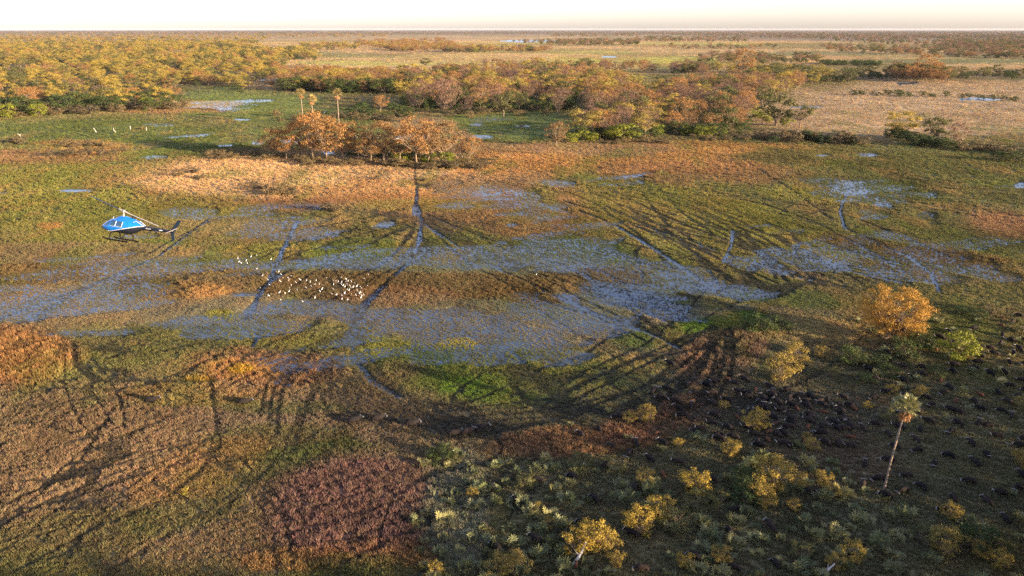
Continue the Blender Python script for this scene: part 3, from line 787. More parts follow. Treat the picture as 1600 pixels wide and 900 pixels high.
kind('gold', 'gold', M_BARK, 4, rx=.56, crown_lo=.2, clumps=15, q=.19, per=270, size=.018, twigs=False, dome=.1)
kind('rust', 'rust', M_BARKP, 4, rx=.46, crown_lo=.24, clumps=34, q=.12, per=110, size=.015, fork=.25, trunk=.016)
kind('pink', 'pink', M_BARKP, 3, rx=.45, crown_lo=.22, clumps=32, q=.12, per=70, size=.015, fork=.2, trunk=.016, stems=2)
kind('green', 'green', M_BARK, 3, rx=.62, crown_lo=.0, clumps=22, q=.2, per=90, size=.032, fork=.15, twigs=False)
kind('lime', 'lime', M_BARK, 2, rx=.5, crown_lo=.02, clumps=20, q=.19, per=90, size=.034, fork=.15, twigs=False)
kind('olive', 'olive', M_BARK, 3, rx=.5, crown_lo=.25, clumps=20, q=.16, per=80, size=.026, fork=.25, twigs=False)
kind('flat', 'olive', M_BARK, 2, rx=.62, crown_lo=.42, clumps=24, q=.14, per=80, size=.024, fork=.3, trunk=.02)
kind('scrub', 'scrub', M_BARK, 4, rx=.75, crown_lo=.0, clumps=18, q=.26, per=70, size=.05, fork=.12, stems=3, twigs=False, flat=.7)
kind('yellow', 'yellow', M_BARKP, 5, rx=.5, crown_lo=.1, clumps=30, q=.13, per=70, size=.025, fork=.14, stems=3, trunk=.02, flat=1.1)
kind('dusty', 'olive', M_BARKP, 3, rx=.6, crown_lo=.05, clumps=26, q=.15, per=70, size=.027, fork=.14, stems=3, trunk=.02)
kind('amber', 'amber', M_BARK, 1, rx=.54, crown_lo=.12, clumps=130, q=.085, per=150, size=.0105, fork=.2, trunk=.016, stems=2)


def in_poly(x, y, poly):
    c = np.zeros(x.shape, bool)
    n = len(poly)
    for i in range(n):
        (x1, y1), (x2, y2) = poly[i], poly[(i + 1) % n]
        k = ((y1 > y) != (y2 > y)) & (x < (x2 - x1) * (y - y1) / (y2 - y1 + 1e-12) + x1)
        c ^= k
    return c


def fill(poly_px, spacing, gap=0.0, gapscale=60., seed=0):
    """spots on the plain inside an outline, no closer than the spacing, with natural gaps"""
    r = np.random.default_rng(seed)
    P = np.array([ground_xy(*p) for p in poly_px])
    lo, hi = P.min(0), P.max(0)
    n = int((hi[0] - lo[0]) * (hi[1] - lo[1]) / spacing ** 2 * 2.2)
    n = min(n, 60000)
    x = r.uniform(lo[0], hi[0], n); y = r.uniform(lo[1], hi[1], n)
    k = in_poly(x, y, [tuple(p) for p in P])
    if gap > 0:
        k &= fbm(x / gapscale, y / gapscale, 3, seed + 5) > gap
    x, y = x[k], y[k]
    cell = {}
    out = []
    for a, b in zip(x, y):
        i, j = int(a // spacing), int(b // spacing)
        if any((a - c) ** 2 + (b - d) ** 2 < spacing ** 2 * .7 for ii in (i - 1, i, i + 1) for jj in (j - 1, j, j + 1) for c, d in cell.get((ii, jj), ())):
            continue
        cell.setdefault((i, j), []).append((a, b)); out.append((a, b))
    return out


TREES = []     # x, y, height, kind, zone


def zone(z, poly, spacing, mix, h, gap=0., gapscale=60., seed=0):
    ks = list(mix); p = np.array([mix[k] for k in ks]); p = p / p.sum()
    r = np.random.default_rng(seed + 900)
    for x, y in fill(poly, spacing, gap, gapscale, seed):
        k = ks[int(r.choice(len(ks), p=p))]
        hh = r.uniform(*h) * (.5 if k == 'green' else .4 if k in ('lime', 'scrub') else 1)
        TREES.append((x, y, hh, k, z))


def zone_px(z, poly, count, mix, h, seed=0):
    """the same for far-off belts, spread evenly as they are seen"""
    r = np.random.default_rng(seed + 300)
    ks = list(mix); p = np.array([mix[k] for k in ks]); p = p / p.sum()
    P = np.array(poly, float); lo, hi = P.min(0), P.max(0)
    n = 0
    while n < count:
        x = r.uniform(lo[0], hi[0], 4000); y = r.uniform(lo[1], hi[1], 4000)
        k = in_poly(x, y, poly)
        for a, b in zip(x[k], y[k]):
            if n >= count: break
            gx, gy = ground_xy(a, b)
            kk = ks[int(r.choice(len(ks), p=p))]
            TREES.append((float(gx), float(gy), r.uniform(*h) * (.5 if kk in ('green', 'scrub') else 1), kk, z)); n += 1


WARM = {'gold': .46, 'rust': .12, 'olive': .2, 'green': .22}
MIXED = {'rust': .30, 'pink': .24, 'gold': .14, 'olive': .12, 'green': .18, 'lime': .04}
DULL = {'pink': .35, 'rust': .12, 'olive': .3, 'green': .23}
zone('woodland', [(-220, 186), (60, 184), (140, 176), (275, 166), (300, 150), (345, 138), (372, 146), (430, 122), (445, 104), (500, 92), (330, 84), (-220, 84)], 16.5, WARM, (11, 20), .48, 60, 1)
zone('woodland', [(-250, 84), (330, 84), (500, 92), (470, 80), (330, 70), (-250, 70)], 26, WARM, (15, 22), .42, 200, 2)
zone('thicket', [(442, 143), (560, 147), (640, 146), (650, 122), (440, 120)], 13, {'rust': .4, 'green': .3, 'gold': .2, 'pink': .1}, (14, 21), .3, 50, 3)
zone('grove', [(632, 172), (700, 180), (790, 172), (880, 178), (900, 160), (1000, 150), (980, 130), (860, 122), (650, 122)], 15.5, MIXED, (14, 23), .3, 60, 4)
zone('copse', [(885, 222), (935, 224), (1060, 207), (1140, 208), (1178, 196), (1180, 170), (1255, 136), (1150, 130), (1000, 150), (900, 165), (930, 190)], 14.5, MIXED, (13, 22), .3, 50, 5)
zone('grove', [(640, 122), (900, 124), (960, 120), (1100, 118), (1100, 112), (900, 108), (640, 106)], 22, MIXED, (14, 22), .5, 80, 6)
zone('outlying', [(1100, 128), (1280, 134), (1345, 126), (1330, 116), (1100, 112)], 20, {'olive': .6, 'gold': .4}, (14, 20), .5, 60, 7)
zone('outlying', [(1395, 128), (1480, 130), (1490, 122), (1400, 118)], 14, {'rust': .5, 'pink': .3, 'olive': .2}, (16, 26), .2, 60, 8)
zone('outlying', [(1330, 124), (1640, 124), (1640, 117), (1330, 119)], 14, {'green': .7, 'olive': .2, 'rust': .1}, (13, 18), .4, 60, 9)
for i, (poly, cnt, mix) in enumerate([
        ([(-200, 49), (1800, 49), (1800, 53), (-200, 54)], 6500, DULL), ([(-200, 53), (620, 52), (600, 58), (-200, 66)], 1500, {'rust': .5, 'gold': .3, 'olive': .2}),
        ([(-200, 62), (420, 60), (400, 70), (-200, 72)], 500, WARM), ([(560, 64), (700, 62), (720, 80), (630, 82), (560, 72)], 230, {'rust': .7, 'gold': .2, 'green': .1}),
        ([(700, 74), (860, 79), (855, 83), (690, 82)], 90, MIXED), ([(790, 66), (860, 64), (1000, 62), (1000, 71), (870, 72)], 200, DULL), ([(990, 57), (1170, 60), (1165, 66), (990, 65)], 170, DULL),
        ([(1000, 50), (1800, 50), (1800, 60), (1250, 60), (1000, 54)], 4200, DULL), ([(1250, 60), (1800, 60), (1800, 70), (1500, 74), (1330, 66)], 500, DULL), ([(1280, 72), (1480, 76), (1700, 80), (1700, 94), (1560, 92), (1300, 82)], 230, DULL),
        ([(1090, 88), (1280, 92), (1280, 100), (1190, 101), (1090, 98)], 55, DULL), ([(1280, 98), (1380, 101), (1380, 104), (1280, 102)], 35, {'green': 1}), ([(1020, 73), (1210, 74), (1210, 79), (1020, 77)], 22, DULL),
        ([(480, 68), (560, 68), (560, 78), (450, 80)], 60, WARM), ([(1480, 66), (1620, 66), (1620, 78), (1480, 76)], 160, DULL), ([(900, 106), (1100, 110), (1100, 116), (900, 112)], 26, DULL), ([(860, 54), (1000, 52), (1000, 57), (860, 58)], 160, DULL)]):
    zone_px('far', poly, int(cnt * (1.5 if cnt < 1000 else 1.0)), mix, (12, 20), i)

# single trees that stand free: picture point of the foot, height in picture points, kind, label
SINGLE = [
    (428, 248, 46, 'rust', "small rusty tree with a thin trunk at the end of the sandy island's row"), (490, 250, 72, 'rust', "tall spreading rusty tree beside the slim one on the sandy island"),
    (512, 254, 66, 'rust', "broad orange tree with forked pale trunk on the sandy island"), (536, 252, 62, 'rust', "orange tree with two leaning trunks on the sandy island"), (600, 254, 62, 'rust', "open-crowned orange tree standing alone mid sandy island"),
    (652, 260, 76, 'rust', "tallest orange tree with white forked trunk on the sandy island"), (692, 254, 64, 'rust', "wide rusty tree next to yellow shrubs on the sandy island"), (718, 250, 46, 'pink', "low spreading mauve tree at the island's end by the wet hollow"),
    (472, 245, 58, 'rust', "slender rusty tree squeezed between two larger island trees"),
    (448, 250, 48, 'rust', "short rusty tree just inside the end of the island's row"), (560, 252, 50, 'rust', "leafy rusty tree by the log behind the island"), (580, 256, 44, 'rust', "low orange tree leaning over dark bushes on the island"), (626, 256, 54, 'rust', "orange tree right behind a lime bush on the island"), (672, 256, 60, 'rust', "orange tree crowded against the tallest island tree"), (735, 250, 36, 'rust', "last low rusty tree at the island's tip"),
    (870, 230, 38, 'rust', "small lone orange tree at the copse's corner beside the dark hollow"), (1212, 198, 52, 'olive', "tall olive tree at the edge of the pale dry plain"), (1248, 200, 34, 'flat', "small flat-topped tree beside the tall olive tree"),
    (1408, 216, 42, 'gold', "spreading golden-green tree on the pale dry plain above the scrub"), (1462, 224, 42, 'olive', "dark spreading tree between golden tree and bare tree on the dry plain"), (1496, 226, 34, 'pink', "thin bare brownish tree on the dry plain beside the dark tree"),
    (1006, 216, 36, 'gold', "small golden tree with white trunk in front of the copse"), (786, 182, 34, 'olive', "rounded olive tree in front of the mauve grove"), (425, 138, 18, 'rust', "tiny rusty tree alone on the pale clearing by the woodland"),
    (700, 176, 52, 'pink', "leafless mauve tree with pale forked limbs before the grove"), (595, 176, 26, 'rust', "round orange tree between dark green bushes near the palms"), (1325, 132, 22, 'olive', "lone olive tree on the far side of the dry plain"),
    (815, 202, 10, 'olive', "tiny shrubby tree alone in the dark wet hollow"), (1160, 122, 44, 'rust', "tall thin rusty tree standing above the far scrub"), (1445, 125, 40, 'rust', "big domed rusty tree on the far scrub line"),
]
sun_woods, SHADE = [], []
r_ = random.Random(3)
for i in range(2200):                      # woods below and behind the viewpoint; their long shade falls over the near ground
    x, y = r_.uniform(-40, 330), r_.uniform(-120, 210)
    h = r_.uniform(12, 20.5)
    vis = False
    for zz in (0, h * .5, h):
        for dx in (-h * .6, h * .6):
            d = y * CP + (H - zz) * SP
            if d > 3:
                a = 800 + F * (x + dx) / d; b = 450 - F * ((y + h * .6) * SP + (zz - H) * CP) / d
                if -40 < a < 1640 and b < 960: vis = True
    near_ok = all((x - a) ** 2 + (y - b) ** 2 > 12.5 ** 2 for a, b in sun_woods)
    if vis or not near_ok:
        continue
    sx, sy = x - .87 * h / .18, y + .48 * h / .18
    q = to_pix(np.array(sx), np.array(sy))
    if sy > 60 and ((q[0] < 690 and q[1] < 850) or q[1] < 560):
        continue
    sun_woods.append((x, y))
    SHADE.append((x, y, h, r_.choice(['gold', 'olive', 'rust', 'gold']), 'shade'))
made = {}


def put_tree(name, x, y, h, k, label, cat, group=None, wide=1.0, seed=None, parts=True, z=0.12):
    r = random.Random(seed if seed is not None else int(x * 13 + y * 7))
    tk, cr, _ = KIND[k][r.randrange(len(KIND[k]))]
    e = empty(name, (x, y, z), r.uniform(0, 6.28))
    w = h * wide * r.uniform(.9, 1.12)
    e.scale = (w, w * r.uniform(.9, 1.1), h)
    link(bpy.data.objects.new("trunk", tk), e); link(bpy.data.objects.new("crown", cr), e)
    tag(e, label, cat, group)
    return e


def px_height(px, py, hp):
    """metres of an upright thing that stands at a picture point and is hp picture points tall"""
    x, y = ground_xy(px, py)
    d = float(y) * CP + H * SP
    return hp * d / F / CP


for px, py, hp, k, lab in SINGLE:
    x, y = ground_xy(px, py)
    put_tree("tree", float(x), float(y), px_height(px, py, hp), k, lab, "tree")

COLW = {'gold': 'golden', 'rust': 'rusty', 'pink': 'mauve-brown', 'olive': 'olive', 'green': 'dark-green', 'lime': 'lime-green', 'flat': 'flat', 'scrub': 'low scrubby'}
PLACE = {'woodland': "tree in the dense golden woodland beyond the green flats", 'thicket': "tree in the thicket behind the three palms", 'grove': "tree in the long grove behind the dark wet hollow",
         'copse': "tree in the copse in front of the pale dry plain", 'outlying': "tree in the loose scrub beyond the pale dry plain"}
TREES = [t for t in TREES if t[4] != 'far'] + [t for t in TREES if t[4] == 'far']
near = sorted([t for t in TREES if t[4] != 'far'], key=lambda t: -t[2] / math.hypot(t[0], t[1]))
# what stands in front shows; take the front of each wood first
near.sort(key=lambda t: math.hypot(t[0], t[1]))
own = [t for t in near if -860 < 1200 * t[0] / t[1] < 860][:255]
ids = {id(t) for t in own}
rest = [t for t in TREES if id(t) not in ids]
own_by = {}
for t in own:
    own_by.setdefault(t[4], []).append(t)
SHORT = {'gold': 'golden', 'rust': 'orange', 'pink': 'mauve', 'olive': 'olive', 'green': 'dark-green', 'lime': 'lime', 'flat': 'flat', 'scrub': 'scrubby'}
ZN = {'woodland': "golden woodland", 'thicket': "palm thicket", 'grove': "long grove", 'copse': "copse", 'outlying': "far scrub"}
for z, ts in own_by.items():
    ds = sorted(math.hypot(t[0], t[1]) for t in ts)
    for t in ts:
        x, y, h, k, _ = t
        q = ds.index(math.hypot(x, y)) / max(1, len(ds))
        row = "on the front edge of" if q < .34 else "in the middle of" if q < .67 else "at the back of"
        near_ = sorted(((a[0] - x) ** 2 + (a[1] - y) ** 2, a[3]) for a in ts if a is not t)
        nb = SHORT[near_[0][1]] if near_ else "bushy"
        same = sorted(a[2] for a in ts if a[3] == k); rk = same.index(h) / len(same)
        sz = "tall" if rk > .6 else "medium" if rk > .3 else "small"
        put_tree("tree", x, y, h, k, f"{sz} {COLW[k]} tree {row} the {ZN[z]}, beside a {nb} one", "tree", f"{sz} {COLW[k]} trees {row} the {ZN[z]} beside {nb} ones")
rest += SHADE
KS = list(KIND)
protos, first = [], {}
for k in KS:
    first[k] = len(protos); protos += [v[2] for v in KIND[k]]
r_ = np.random.default_rng(5)
pts = [(x, y, .1) for x, y, h, k, z in rest]
NP = len(protos)
idx = [NP - 1 - (first[k] + int(r_.integers(len(KIND[k])))) for x, y, h, k, z in rest]
sc_ = [(h * (1.3 if z == 'far' else 1.05), h * (1.3 if z == 'far' else 1.05), h) for x, y, h, k, z in rest]
scatter("distant_woodland", protos, pts, idx, r_.uniform(0, 6.28, len(rest)), sc_, None, "woods and tree belts stretching away to the horizon", None)
print("trees", len(own), len(rest))

# ------------------------------------------------------------------ bushes
SMALL = []


def bushes(pts, k, name, label, group, jitter=0, wide=1.25, cat="bush"):
    for px, py, hp in pts:
        x, y = ground_xy(px, py)
        if hp < 10.2 and group:
            SMALL.append((float(x), float(y), px_height(px, py, hp), k)); continue
        m_ = px_height(px, py, hp)
        sz = "" if not group else "low " if m_ < 6 else "mid-sized " if m_ < 9 else "tall "
        put_tree(name, float(x), float(y), m_, k, sz + (label[4:] if label.startswith("low ") else label) if sz else label, cat, sz + group if group else None, wide=wide, z=.05)


def strip(x0, y0, x1, y1, n, hp, depth=3, seed=0):
    r = random.Random(seed)
    out = []
    for i in range(n):
        t = (i + r.uniform(.1, .9)) / n
        out.append((x0 + (x1 - x0) * t, y0 + (y1 - y0) * t + r.uniform(-depth, depth), r.uniform(*hp)))
    return out


bushes(strip(330, 243, 480, 252, 14, (7, 13), 4, 1), 'scrub', "bush", "straw-coloured bush under the rusty trees at the sandy island's end", "bushes under the island's smaller trees")
bushes(strip(470, 256, 640, 258, 16, (7, 13), 4, 2), 'scrub', "bush", "straw-coloured bush at the feet of the island's orange trees", "bushes under the island's orange trees")
bushes(strip(640, 262, 760, 262, 12, (8, 14), 4, 3), 'scrub', "bush", "straw-coloured bush below the tallest island tree and its neighbours", "bushes under the tallest island trees")
bushes([(628, 252, 24), (668, 254, 22), (700, 258, 20)], 'lime', "bush", "bright yellow-green bush between the island's orange trees", "lime bushes on the sandy island")
bushes(strip(540, 246, 690, 248, 9, (9, 15), 3, 4), 'green', "bush", "dark green bush in the shade behind the island's trees", "dark bushes on the sandy island")
bushes([(404, 296, 9), (418, 300, 10), (430, 306, 18), (440, 304, 15), (452, 305, 12), (396, 290, 7)], 'scrub', "bush", "ochre bush in the clump on the open sand of the island", "bush clump on the island's open sand")
bushes([(520, 332, 14), (508, 328, 9), (676, 292, 9), (660, 284, 8), (590, 282, 7), (215, 296, 9), (280, 276, 10), (300, 272, 12), (312, 280, 8), (345, 250, 11)], 'scrub', "bush", "single ochre bush on the rim of the sandy island", "scattered bushes round the sandy island")
bushes(strip(80, 244, 200, 240, 9, (7, 12), 4, 5) + strip(95, 228, 170, 232, 7, (6, 10), 3, 6) + [(32, 226, 12), (20, 224, 8), (222, 203, 6)], 'scrub', "bush", "ochre bush on the small red hummock in the green flats", "bushes on the red hummock")
bushes(strip(1185, 218, 1350, 226, 20, (9, 17), 4, 7), 'scrub', "bush", "brown bush in the scrub hedge at the foot of the dry plain", "brown bushes of the scrub hedge")
bushes(strip(1200, 222, 1345, 222, 7, (12, 18), 4, 8), 'green', "bush", "dark green bush in the scrub hedge at the foot of the dry plain", "dark bushes of the scrub hedge")
bushes(strip(1385, 215, 1480, 236, 13, (12, 18), 3, 9), 'green', "bush", "dark bush in the row below the spreading golden-green tree", "dark bushes below the spreading trees")
bushes(strip(1490, 232, 1640, 252, 12, (9, 14), 4, 10), 'scrub', "bush", "brownish bush along the marsh edge past the bare brownish tree", "brown bushes on the marsh edge")
bushes([(1560, 252, 16), (1590, 254, 18), (1578, 240, 12)], 'green', "bush", "dark round bush on the marsh edge past the bare brownish tree", "dark round bushes on the marsh edge")
bushes([(843, 242, 17)], 'pink', "bush", "round red-brown bush on the orange grass by the dark wet hollow", None)
bushes([(894, 224, 16), (912, 222, 18), (928, 222, 14), (960, 220, 24), (976, 222, 28), (1026, 212, 18), (1095, 214, 18), (1110, 214, 16), (1128, 212, 12), (1072, 212, 14)], 'lime', "bush", "bright lime bush along the copse's sunny front edge", "lime bushes fronting the copse")
bushes(strip(905, 218, 1170, 206, 16, (12, 22), 5, 11), 'green', "bush", "dark green bush in the understorey of the copse", "dark bushes of the copse")
bushes([(1176, 186, 22), (1195, 192, 18), (1228, 198, 18)], 'lime', "bush", "green-yellow bush beside the tall olive tree on the dry plain", "bushes by the tall olive tree")
bushes(strip(935, 224, 1190, 216, 22, (5, 10), 5, 12), 'scrub', "bush", "low straw bush on the orange grass before the copse", "low bushes before the copse")
bushes(strip(450, 142, 640, 146, 16, (14, 24), 3, 13), 'green', "bush", "dark green bush along the front of the thicket behind the palms", "dark bushes fronting the thicket")
bushes(strip(640, 168, 900, 172, 22, (14, 26), 4, 14), 'green', "bush", "dark green bush along the front of the grove", "dark bushes fronting the grove")
bushes([(555, 182, 18), (568, 180, 20), (620, 182, 20), (635, 184, 16), (605, 186, 12), (576, 184, 14)], 'green', "bush", "dark green bush beside the round orange tree near the palms", "dark bushes near the palms")
bushes(strip(420, 186, 640, 190, 14, (6, 11), 4, 15), 'scrub', "bush", "grey-brown bush on the strip between the palms and the island", "bushes between palms and island")
bushes(strip(0, 184, 300, 166, 24, (8, 15), 4, 16), 'scrub', "bush", "ochre bush at the foot of the golden woodland's edge", "bushes along the woodland edge")
bushes([(62, 182, 20), (232, 170, 18), (250, 168, 12), (10, 184, 22)], 'lime', "bush", "lime bush against the golden woodland's edge", "lime bushes along the woodland edge")
bushes(strip(0, 178, 270, 168, 12, (18, 28), 4, 36), 'green', "bush", "dark green bush under the golden woodland's front trees", "dark bushes along the woodland edge")
bushes(strip(1330, 148, 1480, 152, 12, (5, 9), 2, 17) + strip(1500, 152, 1590, 158, 8, (5, 9), 2, 18) + strip(1240, 130, 1330, 128, 8, (8, 13), 2, 19), 'green', "bush", "dark bush in the low lines across the far dry plain", "dark bushes on the far dry plain")
bushes(strip(690, 182, 880, 176, 12, (6, 11), 5, 20), 'scrub', "bush", "grey-brown bush at the shaded foot of the grove", "bushes at the foot of the grove")

# foreground thickets
YB = [(1010, 658, 32), (984, 662, 22), (1008, 760, 32), (738, 778, 20), (842, 802, 20), (858, 826, 22), (900, 868, 46), (928, 862, 60), (950, 862, 40), (1000, 836, 56), (1030, 812, 44), (782, 898, 40), (806, 900, 44), (680, 900, 24), (1084, 772, 44), (1205, 768, 62), (1190, 792, 44), (1246, 764, 30), (1240, 800, 24),
      (1180, 672, 38), (1268, 706, 24), (1222, 598, 50), (1243, 572, 40), (1282, 560, 24), (1142, 712, 32), (1486, 812, 32), (1472, 866, 52), (1560, 888, 36), (1436, 622, 22), (1394, 618, 20), (1300, 778, 24), (1286, 758, 26), (1332, 880, 40), (1306, 890, 30), (1125, 880, 34), (1070, 888, 30), (962, 886, 30), (1192, 490, 18), (1600, 732, 34), (1530, 874, 34), (1060, 700, 18), (1130, 640, 16), (1260, 690, 16), (1355, 640, 14)]
SEL = ["a cluster of buffalo", "the fallen pale log", "the tall lone palm"]
for i, (px, py, hp) in enumerate(YB):
    x, y = ground_xy(px, py)
    size = "large" if hp > 42 else "medium" if hp > 27 else "small"
    where = ("at the base of the dwarf palm thicket" if py > 840 else "among the dwarf palms beside the buffalo herd" if py > 740 else "in the trampled grass among the buffalo herd" if py > 620 else "at the marsh edge near the round amber tree")
    put_tree("bush", float(x), float(y), px_height(px, py, hp) * .88, 'yellow', f"{size} yellow-leaved twiggy bush {where}", "bush", f"{size} yellow bushes {where}", wide=1.15, seed=i, z=.05)
DB = [(1192, 522, 34, 'green'), (1222, 520, 24, 'green'), (1172, 516, 24, 'green'), (1330, 570, 30, 'green'), (1415, 560, 34, 'green'), (1370, 575, 26, 'green'), (1440, 545, 26, 'green'), (1390, 590, 22, 'green'), (1350, 600, 20, 'green'), (1460, 590, 22, 'green'), (1530, 500, 18, 'green'), (1550, 492, 30, 'dusty'), (1500, 492, 16, 'green'), (1590, 520, 22, 'dusty'), (1300, 590, 20, 'dusty'), (1430, 575, 22, 'dusty'),
      (690, 722, 26, 'green'), (675, 716, 18, 'dusty'), (710, 724, 20, 'dusty'), (1060, 830, 44, 'dusty'), (1085, 800, 36, 'dusty'), (1170, 770, 40, 'green'), (1165, 790, 34, 'green'), (1445, 850, 40, 'dusty'), (1520, 862, 50, 'green'), (1560, 855, 34, 'dusty'), (1120, 790, 30, 'dusty'), (1250, 870, 30, 'dusty'), (905, 730, 26, 'dusty'), (960, 740, 24, 'dusty'), (820, 760, 22, 'dusty'), (1390, 660, 24, 'dusty'), (1600, 640, 24, 'dusty')]
for i, (px, py, hp, k) in enumerate(DB):
    x, y = ground_xy(px, py)
    where = "at the marsh edge below the round amber tree" if py < 610 else "in the dwarf palm thicket by the buffalo"
    w = "dark green" if k == 'green' else "dusty olive twiggy"
    put_tree("bush", float(x), float(y), px_height(px, py, hp) * .9, k, f"{w} bush {where}", "bush", f"{w} bushes {where}", wide=1.2, seed=50 + i, z=.05)
x, y = ground_xy(1497, 562)
put_tree("bush", float(x), float(y), px_height(1497, 562, 42), 'lime', "rounded fresh green bush standing among dark scrub past the amber tree", "bush", wide=1.15, z=.05)
x, y = ground_xy(1392, 534)
put_tree("tree", float(x), float(y), px_height(1392, 534, 86), 'amber', "big round amber tree glowing in the sun at the marsh edge", "tree", wide=1.05, z=0.05)

# ------------------------------------------------------------------ fan palms
def fan(mb, r, base, direc, L, size, tint, segs=11, mat=0, stalk=True):
    """one fan leaf: a stalk and a folded fan of narrow fingers"""
    d = np.asarray(direc, float); d /= np.linalg.norm(d)
    tip = base + d * L
    if stalk:
        mb.tube([base, (base + tip) / 2 + np.array([0, 0, .03 * L]), tip], [.022 * size, .018 * size, .014 * size], 3, tint * .8, mat, cap=False)
    up = np.array([0, 0, 1.0]); side = np.cross(d, up)
    side = side / (np.linalg.norm(side) + 1e-6)
    nrm = np.cross(side, d)
    roll = r.normal() * .35
    side, nrm = side * math.cos(roll) + nrm * math.sin(roll), nrm * math.cos(roll) - side * math.sin(roll)
    for k in range(segs):
        a = (k / (segs - 1) - .5) * 2 * 1.75
        q = d * math.cos(a) + side * math.sin(a)
        ln = size * (1 - .22 * abs(a) / 1.75) * r.uniform(.9, 1.08)
        e = tip + q * ln - up * ln * .18 + nrm * .05
        w = np.cross(q, nrm); w = w / (np.linalg.norm(w) + 1e-6) * size * .085
        m_ = tip + q * ln * .55 + nrm * size * (.07 if k % 2 else -.02)
        mb.add([tip, m_ + w, e, m_ - w], [(0, 1, 2, 3)], tint * r.uniform(.8, 1.2), mat)


def dwarf_palm(seed, n=13):
    r = np.random.default_rng(seed); mb = MB()
    for i in range(n):
        a = i * 2.4 + r.normal() * .3; el = r.uniform(.35, 1.35)
        d = np.array([math.cos(a) * math.cos(el), math.sin(a) * math.cos(el), math.sin(el)])
        fan(mb, r, np.array([r.normal() * .15, r.normal() * .15, 0]), d, r.uniform(.5, 1.0), r.uniform(.55, .8), r.uniform(.75, 1.25), 9)
    return mb


DW = [dwarf_palm(s).mesh("dwarf_palm", LEAF['palm']) for s in range(5)] + [dwarf_palm(s + 20).mesh("dwarf_palm", LEAF['palm_sunlit']) for s in range(2)]


def dwarf(px, py, s, label, group, var):
    x, y = ground_xy(px, py)
    o = link(bpy.data.objects.new("dwarf_palm", DW[var]))
    o.location = (float(x), float(y), .08); o.rotation_euler = (0, 0, random.uniform(0, 6.28)); o.scale = (s, s, s * random.uniform(.85, 1.15))
    tag(o, label, "palm", group)


DZ = [([(650, 800), (760, 730), (900, 720), (1050, 760), (1260, 700), (1420, 800), (1430, 930), (640, 930)], 2.75, "blue-green dwarf fan palm in the open thicket under the yellow bushes", "dwarf palms of the thicket"),
      ([(900, 620), (1000, 640), (1100, 690), (1000, 720), (880, 700)], 7.0, "blue-green dwarf fan palm in the red grass beside the buffalo", "dwarf palms in the red grass"),
      ([(1320, 500), (1600, 500), (1600, 640), (1400, 610), (1320, 590)], 6.5, "blue-green dwarf fan palm in the dark scrub around the amber tree", "dwarf palms round the amber tree"),
      ([(1430, 830), (1600, 760), (1620, 930), (1430, 930)], 5.0, "blue-green dwarf fan palm in the grass past the tall lone palm", "dwarf palms past the tall palm"),
      ([(655, 700), (735, 700), (740, 735), (660, 735)], 2.6, "blue-green dwarf fan palm in the small clump on open grass", "dwarf palm clump on open grass")]
nd = 0
for i, (poly, sp, lab, grp) in enumerate(DZ):
    for x, y in fill(poly, sp, .30, 14, 60 + i)[:190]:
        q = to_pix(np.array(x), np.array(y))
        sunlit = random.random() < .32  # some palms take the frond colour that stands for caught sunlight
        dwarf(float(q[0]), float(q[1]), random.uniform(.8, 1.8), lab.replace("blue-green", "sunlit-coloured") if sunlit else lab, ("sunlit-coloured " if sunlit else "") + grp, random.randrange(5, 7) if sunlit else random.randrange(5))
        nd += 1
print("dwarf palms", nd)


def tall_palm(px, py, hp, label, leaf, nf, fs, trunk_r, lean=(0, 0), separate=True, skirt=10, group=None):
    x, y = ground_xy(px, py); h = px_height(px, py, hp)
    r = np.random.default_rng(int(px))
    e = empty("palm_tree", (float(x), float(y), .05))
    mb = MB()
    t = np.linspace(0, 1, 12)
    pts = np.stack([lean[0] * t ** 1.5, lean[1] * t ** 1.5, h * t], 1)
    rad = trunk_r * (1.25 - .5 * t + .18 * np.exp(-((t - .62) / .14) ** 2) + .5 * np.exp(-(t / .05) ** 2))
    mb.tube(pts, rad, 9)
    mb.build("trunk", M_PALM, e, smooth=True)
    top = pts[-1]
    if separate:
        fm = []
        for v in range(3):
            m = MB(); fan(m, r, np.zeros(3), np.array([1, 0, .12]), fs * .8, fs * .8, 1.0, 13)
            fm.append(m.mesh("frond", leaf))
        for i in range(nf):
            o = link(bpy.data.objects.new("frond", fm[i % 3]), e)
            el = -0.25 + 1.45 * (i / nf) + r.normal() * .1
            o.location = top; o.rotation_euler = (r.normal() * .3, -el, i * 2.4)
    else:
        m = MB()
        for i in range(nf):
            a = i * 2.4; el = -.35 + 1.6 * i / nf
            fan(m, r, top, np.array([math.cos(a) * math.cos(el), math.sin(a) * math.cos(el), math.sin(el)]), fs * .6, fs * .8, r.uniform(.8, 1.2), 9)
        m.build("crown", leaf, e)
    m = MB()
    for i in range(skirt):
        a = i * 2.4; el = -1.15 + r.normal() * .12
        fan(m, r, top - np.array([0, 0, .1]), np.array([math.cos(a) * math.cos(el), math.sin(a) * math.cos(el), math.sin(el)]), fs * .75, fs * .6, r.uniform(.8, 1.2), 7)
    m.build("dead_frond_skirt", M_STRAW, e)
    tag(e, label, "palm", group)
    return e


